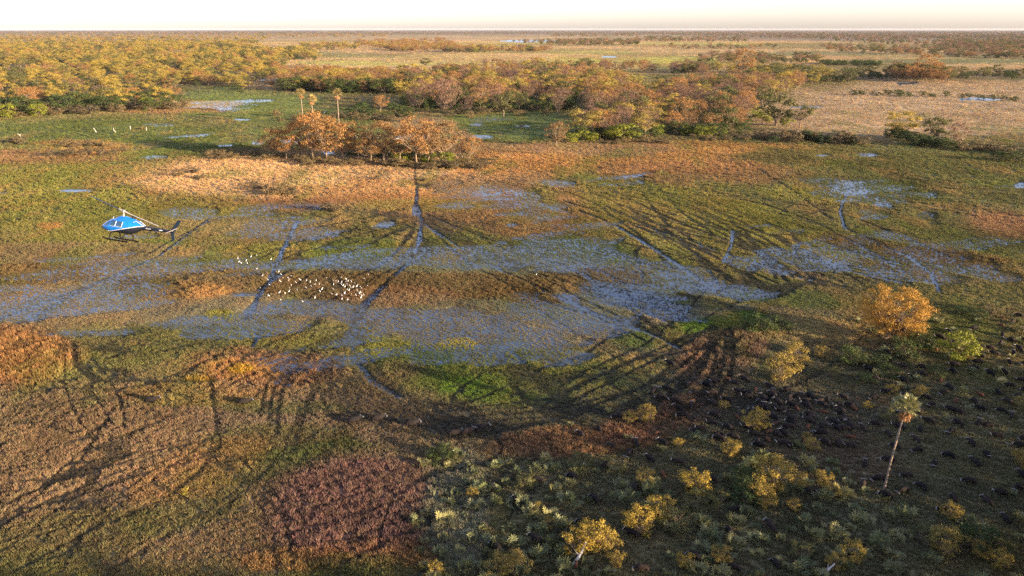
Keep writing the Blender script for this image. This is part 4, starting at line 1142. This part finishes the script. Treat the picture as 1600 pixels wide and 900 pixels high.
M_PALM = mat_plain("palm_trunk", (0.25, 0.18, 0.125), .85, .15, var=.4, scale=4)
M_STRAW = mat_leaf("dead_fronds", (0.36, 0.19, 0.07), (0.33, 0.17, 0.07))
M_PALMG = mat_leaf("tall_palm_fronds", (0.25, 0.23, 0.085), (0.25, 0.23, 0.085), rough=.45, spec=.4)
M_PALMF = mat_leaf("far_palm_fronds", (0.34, 0.25, 0.09), (0.30, 0.22, 0.08), rough=.5)
tall_palm(1381, 768, 136, "tall lone fan palm with slender trunk rising above the buffalo herd", M_PALMG, 30, 1.6, .14, lean=(1.3, .3), skirt=18)
tall_palm(473, 182, 34, "tallest slim palm standing clear against the green flats", M_PALMF, 22, 3.7, .3, separate=False)
tall_palm(490, 198, 40, "palm rising behind the orange island trees beside a bleached dead stem", M_PALMF, 20, 3.5, .3, separate=False)
tall_palm(530, 196, 46, "palm standing alone on the green strip behind the island's trees", M_PALMF, 22, 3.7, .3, separate=False)

# ------------------------------------------------------------------ dead wood
def snag(px, py, path, rad, label, name="dead_tree", cat="dead tree", group=None, s=1.0):
    x, y = ground_xy(px, py)
    e = empty(name, (float(x), float(y), .1))
    mb = MB(); s = s * (.62 if name == 'dead_tree' else 1.0); rad = rad * (.7 if name == 'dead_tree' else 1); p = np.array(path[0]) * s
    mb.tube(p, np.linspace(rad, rad * .45, len(p)), 7); mb.build("trunk", M_DEAD, e, smooth=True)
    for b in path[1:]:
        m = MB(); q = np.array(b) * s; m.tube(q, np.linspace(rad * .5, rad * .12, len(q)), 5); m.build("branch", M_DEAD, e, smooth=True)
    tag(e, label, cat, group)


up = [[(0, 0, 0), (-.8, 0, 2.2), (-2.0, .2, 4.2), (-3.0, .2, 5.4)], [(-2.0, .2, 4.2), (-2.2, .3, 5.6)]]
up2 = [[(0, 0, 0), (.2, 0, 3), (.1, .2, 5.5)], [(.2, 0, 3), (1.2, .2, 4.2)]]
snag(151, 208, up, .42, "bleached leaning dead stem on the green flats between two snags"); snag(182, 208, [[(0, 0, 0), (-1.6, 0, 1.8), (-2.6, 0, 3.6), (-2.4, 0, 5.8)], [(-1.6, 0, 1.8), (-3.4, 0, 2.4)]], .42, "bleached forked dead stem bent over on the green flats")
snag(204, 204, up2, .42, "bleached upright dead stem on the green flats"); snag(229, 205, up2, .32, "thin bleached dead stem beside a low bush on the flats", s=.9)
snag(33, 214, [[(0, 0, 0), (-1.4, 0, 2.0), (-3.4, 0, 3.6)], [(-1.4, 0, 2.0), (.6, 0, 3.4)], [(0, 0, 0), (2.6, 0, 2.2)]], .4, "bleached spiky dead tree beside the hummock's far bush")
snag(566, 216, [[(-6, 0, .5), (0, .5, .6), (6, 0, .5), (11, -1, .4)], [(-4, 0, .5), (-5.5, .5, 3.6)], [(3, 0, .6), (6, 1.6, 2.2)]], .5, "long bleached tree trunk lying behind the island's orange trees", "fallen_log", "log")
snag(628, 218, [[(-5, 0, .4), (0, .5, .6), (6, 0, .4)], [(0, .5, .6), (3, 1, 2.2)]], .45, "shorter bleached log lying behind the tallest island tree", "fallen_log", "log")
snag(506, 178, [[(0, 0, 0), (2, 0, 3), (4.2, 0, 6.0)], [(2, 0, 3), (.6, 0, 5)]], .35, "bleached dead tree leaning beside the palms")
snag(905, 880, [[(-.9, -.9, .35), (0, 0, 1.1), (.7, .9, 1.9), (1.0, 1.3, 2.5)], [(0, 0, 1.1), (-.7, .6, 1.7)]], .27, "pale broken log leaning among yellow bushes and dwarf palms", "fallen_log", "log")
snag(1292, 898, [[(-1.2, -.3, .3), (0, 0, .6), (1.1, .5, 1.3)], [(0, 0, .6), (.3, .7, 1.1)]], .22, "pale grey log lying in the grass under a yellow bush", "fallen_log", "log")


r_ = np.random.default_rng(8)
scatter("scrub", protos, [(t[0], t[1], .05) for t in SMALL], [NP - 1 - (first[t[3]] + int(r_.integers(len(KIND[t[3]])))) for t in SMALL], r_.uniform(0, 6.28, len(SMALL)), [(t[2] * 1.25, t[2] * 1.25, t[2]) for t in SMALL], None, "low dry scrub scattered over the plain", None)
print("small scrub", len(SMALL))

# ------------------------------------------------------------------ helicopter
def paint(name, col, rough=.25, coat=.6, metal=0.):
    return mat_plain(name, col, rough, .5, metal, var=.06, scale=3, coat=coat)


M_BLUE = paint("paint_blue", (0.006, 0.18, 0.56)); M_BLACK = paint("paint_black", (0.010, 0.011, 0.018), .5, .0); M_WHITE = paint("paint_white", (.78, .80, .80))
M_GLASS = paint("cabin_glass", (0.03, 0.07, 0.12), .05, 1.0); M_TEAL = paint("paint_dark_teal", (0.005, 0.016, 0.026), .5, 0.); M_SKID = mat_plain("skid_tube", (0.012, 0.009, 0.009), .7, .1)
M_BLADE = mat_plain("rotor_blade_dark", (0.02, 0.018, 0.02), .5, .4); M_BLADEW = mat_plain("rotor_metal_pale", (0.42, .36, .30), .4, .5); M_RED = paint("paint_red", (.45, .03, .03))

SEC = np.array([(2.78, .60, .50, .06), (2.62, .80, .30, .32), (2.25, 1.06, .12, .52), (1.75, 1.38, .03, .63), (1.1, 1.64, .0, .67), (.3, 1.74, .0, .68), (-.5, 1.74, .0, .67), (-1.2, 1.68, .07, .61), (-1.8, 1.56, .26, .49), (-2.4, 1.42, .60, .33), (-2.9, 1.33, .80, .23), (-3.2, 1.30, .86, .20)])


def sec(x):
    xs = SEC[::-1, 0]
    return [np.interp(x, xs, SEC[::-1, i]) for i in (1, 2, 3)]


def skin(x, th, off=0.):
    t, b, w = sec(x)
    c, s = math.cos(th), math.sin(th)
    k = 2 / 2.6
    return np.array([x, (w + off) * math.copysign(abs(c) ** k, c), (t + b) / 2 + ((t - b) / 2 + off) * math.copysign(abs(s) ** k, s)])


def side_y(x, z, off):
    t, b, w = sec(x)
    q = min(.999, abs((z - (t + b) / 2) / ((t - b) / 2)))
    return (w + off) * (1 - q ** 2.6) ** (1 / 2.6)


def split_z(x):
    return np.interp(x, [-3.2, -2.4, .9, 1.6, 2.8], [1.30, 1.16, .20, .08, .36])


heli = empty("helicopter", (0, 0, 0))
mb = MB()
xs = np.interp(np.linspace(0, 1, 73), np.linspace(0, 1, 12), SEC[:, 0]); ths = np.linspace(0, 2 * math.pi, 48, endpoint=False)
V = np.array([[skin(x, t) for t in ths] for x in xs])
n1, n2 = V.shape[:2]
up_, lo_ = [], []
for i in range(n1 - 1):
    for j in range(n2):
        k = (j + 1) % n2
        f = (i * n2 + j, (i + 1) * n2 + j, (i + 1) * n2 + k, i * n2 + k)
        c = (V[i, j] + V[i + 1, j] + V[i + 1, k] + V[i, k]) / 4
        (up_ if c[2] > split_z(c[0]) else lo_).append(f)
mb.add(V.reshape(-1, 3), up_, 1., 0); mb.add(V.reshape(-1, 3), lo_, 1., 1)
mb.add(V[0], [[j, (j + 1) % n2, 0] for j in range(1, n2 - 1)], 1., 0)
body = mb.build("fuselage", [M_BLUE, M_BLACK], heli, smooth=True)
for s in (1, -1):                                  # pale line between the two paints
    m = MB(); px = np.linspace(1.7, -3.1, 40)
    m.tube([(x, s * side_y(x, split_z(x) + .0, .015), split_z(x)) for x in px], .045, 5); m.build("stripe", M_WHITE, body, smooth=True)


def pane(name, x0, x1, z0, z1, s, slant_=0., mat=None, parent=None):
    m = MB(); nx, nz = 8, 6
    v = []
    for a in np.linspace(0, 1, nx):
        for b in np.linspace(0, 1, nz):
            z = z0 + (z1 - z0) * b; x = x0 + (x1 - x0) * a + slant_ * b
            z = min(z, sec(x)[0] - .03)
            v.append((x, s * side_y(x, z, .014), z))
    f = [(i * nz + j, (i + 1) * nz + j, (i + 1) * nz + j + 1, i * nz + j + 1) for i in range(nx - 1) for j in range(nz - 1)]
    m.add(v, f)
    return m.build(name, mat or M_GLASS, parent or heli, smooth=True)


for s in (1, -1):
    pane("windshield", 2.38, 1.62, .72, 1.30, s, -.35)
    for x0, x1 in ((1.28, .55), (.42, -.35)):
        w = pane("window", x0, x1, .80, 1.48, s, -.1)
        m = MB()
        xa = x1 + .01
        m.tube([(xa, s * side_y(xa, .8, .02), .8), (xa - .06, s * side_y(xa, 1.15, .02), 1.15), (xa - .1, s * side_y(xa, 1.46, .02), 1.46)], .022, 4)
        m.tube([(x0, s * side_y(x0, .8, .02), .79), ((x0 + x1) / 2, s * side_y(x1, .8, .02), .79), (x1, s * side_y(x1, .8, .02), .79)], .018, 4)
        m.build("frame", M_WHITE, w)
m = MB(); m.tube([(2.7, 0, .68), (2.3, 0, 1.10), (1.75, 0, 1.42), (1.1, 0, 1.68)], .04, 5); m.build("nose_trim", M_WHITE, heli)
m = MB()                                           # engine cowling on the roof
cw = np.array([(1.15, 1.60, .12), (.8, 1.86, .30), (.3, 2.10, .40), (-.4, 2.16, .44), (-1.2, 2.08, .43), (-2.0, 1.86, .36), (-2.7, 1.52, .24), (-3.1, 1.34, .12)])
v = []
for x, t, w in cw:
    for a in np.linspace(0, math.pi, 15):
        v.append((x, w * math.copysign(abs(math.cos(a)) ** .7, math.cos(a)), 1.3 + (t - 1.3) * abs(math.sin(a)) ** .7))
m.add(v, [(i * 15 + j, i * 15 + j + 1, (i + 1) * 15 + j + 1, (i + 1) * 15 + j) for i in range(7) for j in range(14)])
cowl = m.build("engine_cowling", M_BLUE, heli, smooth=True)
m = MB()
for s in (1, -1):
    m.tube([(-1.35, s * .20, 2.0), (-1.55, s * .26, 2.22)], .08, 8)
m.build("exhaust", M_BLACK, cowl)
for s in (1, -1):
    m = MB(); m.tube([(-1.75, s * .40, 1.60), (-2.1, s * .38, 1.78), (-2.65, s * .28, 1.52), (-3.0, s * .2, 1.34)], .03, 4); m.build("trim_line", M_WHITE, cowl)
m = MB(); t = np.linspace(0, 1, 14)
m.tube(np.stack([-2.9 - 4.2 * t, 0 * t, 1.06 + .12 * t], 1), .27 - .12 * t, 14); boom = m.build("tail_boom", M_BLACK, heli, smooth=True)
for s in (1, -1):
    txt = bpy.data.curves.new("registration", 'FONT'); txt.body = "ZS-HLZ"; txt.size = .21; txt.extrude = .004; txt.align_x = 'CENTER'; txt.align_y = 'CENTER'
    txt.materials.append(M_WHITE)
    o = link(bpy.data.objects.new("registration", txt), boom)
    o.location = (-3.75, s * .262, 1.10); o.rotation_euler = (math.pi / 2, 0, math.pi if s > 0 else 0)
    m = MB(); m.box((-5.45, s * .205, 1.14), (.42, .01, .10)); m.build("flag_patch", M_WHITE, boom)
m = MB()                                           # fin: upper and lower swept panels
for prof in ([(-6.55, 1.14), (-7.15, 1.14), (-7.95, 2.65), (-7.5, 2.68)], [(-6.62, 1.18), (-7.1, 1.18), (-7.28, .18), (-6.92, .18)]):
    v = [(x, y, z) for y in (-.035, .035) for x, z in prof]
    m.add(v, [(0, 1, 2, 3), (7, 6, 5, 4)] + [(i, i + 4, (i + 1) % 4 + 4, (i + 1) % 4) for i in range(4)])
m.build("tail_fin", M_TEAL, heli)
for s in (1, -1):
    m = MB(); m.box((-5.2, s * .58, 1.02), (.5, .9, .04)); st = m.build("tailplane", M_BLACK, heli)
m = MB(); m.tube([(-6.95, .05, 1.30), (-6.95, .32, 1.30)], .06, 8); tr = m.build("tail_rotor", M_BLADEW, heli)
for a in (R(152), R(332)):
    m = MB(); m.box((-6.95 + .45 * math.cos(a), .30, 1.30 + .45 * math.sin(a)), (.80, .025, .09), rot=Matrix.Rotation(-a, 3, 'Y')); m.build("blade", M_BLADEW, tr)
m = MB(); m.tube([(-6.4, .0, 1.28), (-6.75, .02, 1.34), (-7.05, .02, 1.30)], [.05, .07, .05], 8); m.build("gearbox", M_BLACK, heli)
for s in (1, -1):                                  # skids
    m = MB(); m.tube([(1.95, s * .98, -.66), (1.72, s * .98, -.80), (1.3, s * .98, -.84), (-.2, s * .98, -.84), (-1.55, s * .98, -.84)], .09, 8); m.build("skid", M_SKID, heli, smooth=True)
for x in (1.0, -.85):
    m = MB(); m.tube([(x, -.98, -.82), (x, -.90, -.30), (x, -.55, .02), (x, 0, .05), (x, .55, .02), (x, .90, -.30), (x, .98, -.82)], .07, 7); m.build("cross_tube", M_SKID, heli, smooth=True)
m = MB(); m.tube([(0, 0, 2.05), (0, 0, 2.66)], [.10, .07], 10); mast = m.build("mast", M_BLADEW, heli, smooth=True)
m = MB(); m.tube([(-.14, 0, 2.2), (-.10, .1, 2.6), (0, .2, 2.6)], .025, 5); m.tube([(.14, 0, 2.2), (.1, -.1, 2.6), (0, -.2, 2.6)], .025, 5); m.build("pitch_link", M_BLADEW, mast)
rot = empty("main_rotor"); rot.parent = heli; rot.location = (0, 0, 2.68)
rot.rotation_euler = (0, R(-11), R(-8))
m = MB(); m.tube([(-.85, 0, .02), (-.4, 0, .02), (.4, 0, .02), (.85, 0, .02)], [.07, .12, .12, .07], 8); m.tube([(0, 0, -.1), (0, 0, .18)], .14, 10); m.build("hub", M_BLADEW, rot, smooth=True)
for s, mt in ((1, M_BLADE), (-1, M_BLADEW)):
    m = MB(); v = []
    for x in (.8, 1.3, 3.5, 5.65):
        cz = .02 + .012 * x; w = .10 if x < 1 else (.2 if s > 0 else .12)
        for y, z in ((-w, 0), (-w * .3, .03), (w, .0), (-w * .3, -.03)):
            v.append((s * x, y, cz + z))
    m.add(v, [(i * 4 + j, i * 4 + (j + 1) % 4, (i + 1) * 4 + (j + 1) % 4, (i + 1) * 4 + j) for i in range(3) for j in range(4)] + [(12, 13, 14, 15)])
    m.build("blade", mt, rot)
m = MB(); m.tube([(1.35, .12, 1.62), (1.25, .12, 1.95)], .015, 4); m.build("antenna", M_WHITE, heli)
hx = (189 - 800) / F; hv = (450 - 352) / F
hdir = np.array([hx, CP + hv * SP, -SP + hv * CP]); hdir *= 94.0
heli.location = (float(hdir[0]), float(hdir[1]), float(H + hdir[2] - 1.0))
heli.rotation_euler = (R(13), R(-5), R(166))
tag(heli, "blue and black helicopter flying low over the flooded marsh", "helicopter")


# ------------------------------------------------------------------ animals
def skinned(name, verts, edges, radii, mat, sub=1, root=0):
    me = bpy.data.meshes.new(name); me.from_pydata(verts, edges, [])
    o = bpy.data.objects.new(name, me); COL.objects.link(o)
    md = o.modifiers.new("s", 'SKIN'); md.use_smooth_shade = True
    lay = me.skin_vertices[0].data if me.skin_vertices else None
    if lay is None:
        bm = bmesh.new(); bm.from_mesh(me); bm.verts.layers.skin.verify(); bm.to_mesh(me); bm.free(); lay = me.skin_vertices[0].data
    for i, q in enumerate(radii):
        lay[i].radius = (q, q) if not isinstance(q, tuple) else q
        lay[i].use_root = (i == root)
    ms = o.modifiers.new("d", 'SUBSURF'); ms.levels = sub; ms.render_levels = sub
    dg = bpy.context.evaluated_depsgraph_get()
    out = bpy.data.meshes.new_from_object(o.evaluated_get(dg))
    bpy.data.objects.remove(o)
    out.name = name; out.materials.clear(); out.materials.append(mat)
    out.polygons.foreach_set("use_smooth", np.full(len(out.polygons), True))
    return out


def coat(name, c1, c2):
    m, nt, b = new_mat(name)
    oi = nt.nodes.new("ShaderNodeObjectInfo"); mx = nt.nodes.new("ShaderNodeMix"); mx.data_type = 'RGBA'
    mx.inputs["A"].default_value = (*c1, 1); mx.inputs["B"].default_value = (*c2, 1)
    nt.links.new(oi.outputs["Random"], mx.inputs["Factor"]); nt.links.new(mx.outputs["Result"], b.inputs["Base Color"])
    b.inputs["Roughness"].default_value = .9; b.inputs["Specular IOR Level"].default_value = .08
    return m


M_HIDE = coat("buffalo_hide", (.016, .014, .014), (.04, .028, .022)); M_HIDER = coat("buffalo_hide_russet", (.16, .065, .03), (.10, .045, .025)); M_HORN = mat_plain("horn", (.22, .19, .16), .5, .3)


def buffalo(pose, mat):
    hd = {0: ((1.15, 0, 1.28), (1.5, 0, 1.18), (1.85, 0, .92)), 1: ((1.12, 0, 1.0), (1.38, 0, .62), (1.55, 0, .22)), 2: ((1.15, .1, 1.2), (1.5, .22, 1.1), (1.8, .36, .82))}[pose]
    s = {0: (0, 0, 0, 0), 1: (.1, -.1, .12, -.1), 2: (.28, -.26, -.24, .26)}[pose]
    v = [(0, 0, 1.15), (-.55, 0, 1.15), (-.98, 0, 1.08), (.55, 0, 1.22), (.85, 0, 1.25), *hd]
    rad = [(.46, .48), (.44, .44), (.30, .33), (.44, .50), (.34, .38), .25, .19, .12]
    e = [(0, 1), (1, 2), (0, 3), (3, 4), (4, 5), (5, 6), (6, 7)]
    for k, (bx, par, sy) in enumerate(((.62, 3, 1), (.62, 3, -1), (-.82, 2, 1), (-.82, 2, -1))):
        n = len(v); dx = s[k]
        v += [(bx, sy * .27, .78), (bx + dx * .5 + (.05 if bx > 0 else -.06), sy * .27, .42), (bx + dx, sy * .27, .04)]
        rad += [.18 if bx > 0 else .21, .095, .085]
        e += [(par, n), (n, n + 1), (n + 1, n + 2)]
    n = len(v); v += [(-1.2, 0, .98), (-1.27, 0, .5)]; rad += [.05, .045]; e += [(2, n), (n, n + 1)]
    return skinned("buffalo", v, e, rad, mat), hd


def horns(hd):
    h = np.array(hd[1]); f = np.array(hd[2]) - h; f /= np.linalg.norm(f)
    upv = np.array([0, 0, 1.0]) - f * f[2]; upv /= np.linalg.norm(upv); sd = np.cross(upv, f)
    m = MB(); b = h + upv * .19
    for s in (1, -1):
        m.tube([b, b + s * sd * .22 + upv * .02, b + s * sd * .44 - upv * .12, b + s * sd * .58 + upv * .03, b + s * sd * .46 + upv * .26], [.11, .10, .075, .05, .015], 6)
    return m.mesh("horns", M_HORN, smooth=True)


BUF = []
for p in range(3):
    me_, hd_ = buffalo(p, M_HIDE); BUF.append((me_, horns(hd_)))
me_, hd_ = buffalo(0, M_HIDER); CALF = (me_, None)
me_, hd_ = buffalo(1, M_HIDER); CALF2 = (me_, None)


def put_buffalo(x, y, rz, label, group, proto, s=1.0):
    o = link(bpy.data.objects.new("buffalo", proto[0])); o.location = (x, y, .16); o.rotation_euler = (0, 0, rz); o.scale = (s, s, s)
    if proto[1]:
        link(bpy.data.objects.new("horns", proto[1]), o)
    tag(o, label, "buffalo", group)


for px, py, rz, lab in ((237, 632, .2, "lone russet-dark buffalo in brown grass far from the herd"), (382, 635, .1, "lone buffalo with pale back walking below the orange reeds"), (553, 664, .4, "buffalo half hidden in grass at the tail of the file"), (590, 661, .1, "buffalo with a grey back walking in the file"),
                        (643, 669, 0, "black buffalo in the middle of the file on the trampled arc"), (710, 684, .1, "black buffalo near the head of the file on the trampled arc"), (730, 682, .5, "brownish buffalo close behind the one near the file's head"), (752, 676, .3, "buffalo leading the file along the trampled arc"), (1048, 575, 2.4, "lone buffalo standing at the lush green marsh edge")):
    x, y = ground_xy(px, py)
    put_buffalo(float(x), float(y), rz, lab, None, BUF[2] if px < 740 else BUF[0], 1.0)
HERD = [([(1000, 612), (1160, 590), (1340, 640), (1330, 715), (1150, 700), (1000, 650)], 3.6, 85, "where the herd is densest"), ([(1170, 620), (1330, 625), (1330, 700), (1180, 700)], 2.9, 45, "where the herd is densest"),
        ([(1330, 570), (1600, 490), (1620, 600), (1560, 680), (1350, 640)], 4.2, 75, "past the amber tree"), ([(1340, 660), (1600, 640), (1610, 830), (1400, 800), (1340, 760)], 4.6, 80, "near the tall palm"),
        ([(850, 690), (1000, 640), (1140, 690), (1050, 740), (880, 730)], 4.6, 34, "by the red grass"), ([(760, 750), (1000, 735), (1180, 720), (1330, 790), (1330, 900), (1000, 900), (760, 880)], 7.5, 34, "among the dwarf palms")]
YBW = [(*[float(c) for c in ground_xy(a, b)], h) for a, b, h in YB]


def beside(x, y):
    d, h = min(((x - a) ** 2 + (y - b) ** 2, hh) for a, b, hh in YBW)
    if d < 6 ** 2:
        return "close to a " + ("large" if h > 42 else "medium" if h > 27 else "small") + " yellow bush"
    return "in open trampled grass"


cnt = 0
r_ = random.Random(11)
for i, (poly, sp, most, where) in enumerate(HERD):
    P = fill(poly, sp * .86, .12, 12, 200 + i); r_.shuffle(P)
    for x, y in P[:most]:
        a = r_.gauss(2.2, .8); bs = where + ", " + beside(x, y)
        if r_.random() < .1:
            put_buffalo(x, y, a, "russet buffalo calf " + bs, "russet calves " + bs, CALF if r_.random() < .5 else CALF2, r_.uniform(.5, .66))
        else:
            p = r_.choice((0, 1, 1, 2))
            lab = {0: "black buffalo standing head up ", 1: "black buffalo grazing head down ", 2: "black buffalo walking "}[p] + bs
            put_buffalo(x, y, a, lab, lab.replace("buffalo", "buffaloes", 1), BUF[p], r_.uniform(.74, .92))
        cnt += 1
print("buffalo", cnt)

M_EGRET = mat_plain("white_plumage", (.86, .85, .82), .7, .2, var=.04); M_BEAK = mat_plain("yellow_beak", (.6, .38, .05), .5, .3); M_LEG = mat_plain("black_leg", (.03, .03, .03), .6, .3)


def egret(pose):
    k = [.10, -.02, .22][pose]
    v = [(0, 0, .62), (-.18, 0, .56), (-.36, 0, .48), (.16, 0, .70), (.24 - k * .2, 0, .84), (.20 + k * .4, 0, 1.02), (.28 + k, 0, 1.14), (.36 + k, 0, 1.15)]
    me = skinned("egret", v, [(0, 1), (1, 2), (0, 3), (3, 4), (4, 5), (5, 6), (6, 7)], [(.15, .17), (.14, .15), .06, .11, .06, .05, .055, .04], M_EGRET)
    b = MB(); b.tube([(.38 + k, 0, 1.15), (.54 + k, 0, 1.12)], [.028, .006], 5)
    lg = MB(); lg.tube([(0, 0, .5), (-.03, 0, .25), (0, 0, -.2)], .016, 4)
    return me, b.mesh("beak", M_BEAK), lg.mesh("leg", M_LEG)


EG = [egret(i) for i in range(3)]
EZ = [(198, 155), (208, 185), (230, 198), (278, 178), (290, 203), (325, 138), (380, 126), (516, 162), (378, 258), (433, 322), (485, 360), (502, 410), (410, 438), (494, 517), (590, 282), (612, 308), (630, 353), (592, 377), (610, 380), (682, 350), (682, 374), (716, 328), (756, 388), (797, 363), (710, 415), (693, 445), (689, 476), (615, 430), (597, 488), (652, 494), (768, 463), (610, 556), (820, 570), (856, 368), (892, 384), (903, 424), (856, 440), (935, 408), (948, 368), (980, 404), (1006, 452), (988, 474), (938, 538), (1050, 347), (1115, 370), (1138, 380), (1160, 380), (1188, 343), (1195, 382), (1116, 407), (1193, 405), (1208, 420), (1225, 430), (1238, 356), (1236, 378), (1256, 378), (1287, 381), (1248, 410), (1277, 422), (1285, 438), (1305, 433), (1323, 395), (1341, 426), (1371, 430), (1392, 450), (1415, 354), (1450, 316), (1440, 419), (1247, 458), (1266, 463), (1342, 462), (1350, 470), (1119, 455), (1105, 498), (1145, 507), (1197, 515), (1221, 488), (1224, 497), (1198, 548), (1252, 552), (1287, 500), (1333, 513), (1366, 495), (1381, 486), (1388, 518), (1406, 507), (1380, 534)]
r_ = random.Random(4)
for zx, zy in EZ:
    px, py = 340 + zx * 260 / 1600, 380 + zy * 120 / 738
    where = "in the loose outer group on yellow-green grass" if zx < 530 and zy < 230 else "in the tight flock beside the straight wet track" if zx > 1040 else "in the spread-out flock over the dark reeds"
    x, y = ground_xy(px, py + 2)
    g, b, l = EG[r_.randrange(3)]
    o = link(bpy.data.objects.new("egret", g)); o.location = (float(x), float(y), .28); o.rotation_euler = (0, 0, r_.uniform(0, 6.28)); s = r_.uniform(.56, .76); o.scale = (s, s, s * 1.1)
    link(bpy.data.objects.new("beak", b), o)
    for sy in (.05, -.05):
        q = link(bpy.data.objects.new("leg", l), o); q.location = (0, sy, 0)
    tag(o, "white egret standing " + where, "egret", "white egrets " + where)
for px, py, lab in ((838, 432, "single white egret beside the wet track away from the flock"), (1001, 690, "pale egret alone in the red grass near the buffalo")):
    x, y = ground_xy(px, py); g, b, l = EG[0]
    o = link(bpy.data.objects.new("egret", g)); o.location = (float(x), float(y), .28); o.scale = (.62, .62, .66)
    link(bpy.data.objects.new("beak", b), o)
    for sy in (.05, -.05):
        q = link(bpy.data.objects.new("leg", l), o); q.location = (0, sy, 0)
    tag(o, lab, "egret")

# ------------------------------------------------------------------ haze over the plain
hz = bpy.data.materials.new("haze"); hz.use_nodes = True
hn = hz.node_tree; hn.nodes.clear()
pv = hn.nodes.new("ShaderNodeVolumePrincipled"); ho = hn.nodes.new("ShaderNodeOutputMaterial")
pv.inputs["Color"].default_value = (.92, .90, .94, 1); pv.inputs["Density"].default_value = 0.6e-5; pv.inputs["Anisotropy"].default_value = 0.0
hz.cycles.volume_sampling = 'DISTANCE'
hn.links.new(pv.outputs[0], ho.inputs["Volume"])
if HAZE:
    mb = MB(); mb.box((0, 0, 38), (92000, 92000, 80))
    tag(mb.build("haze", hz), "thin pale haze over the plain", None, kind='stuff')
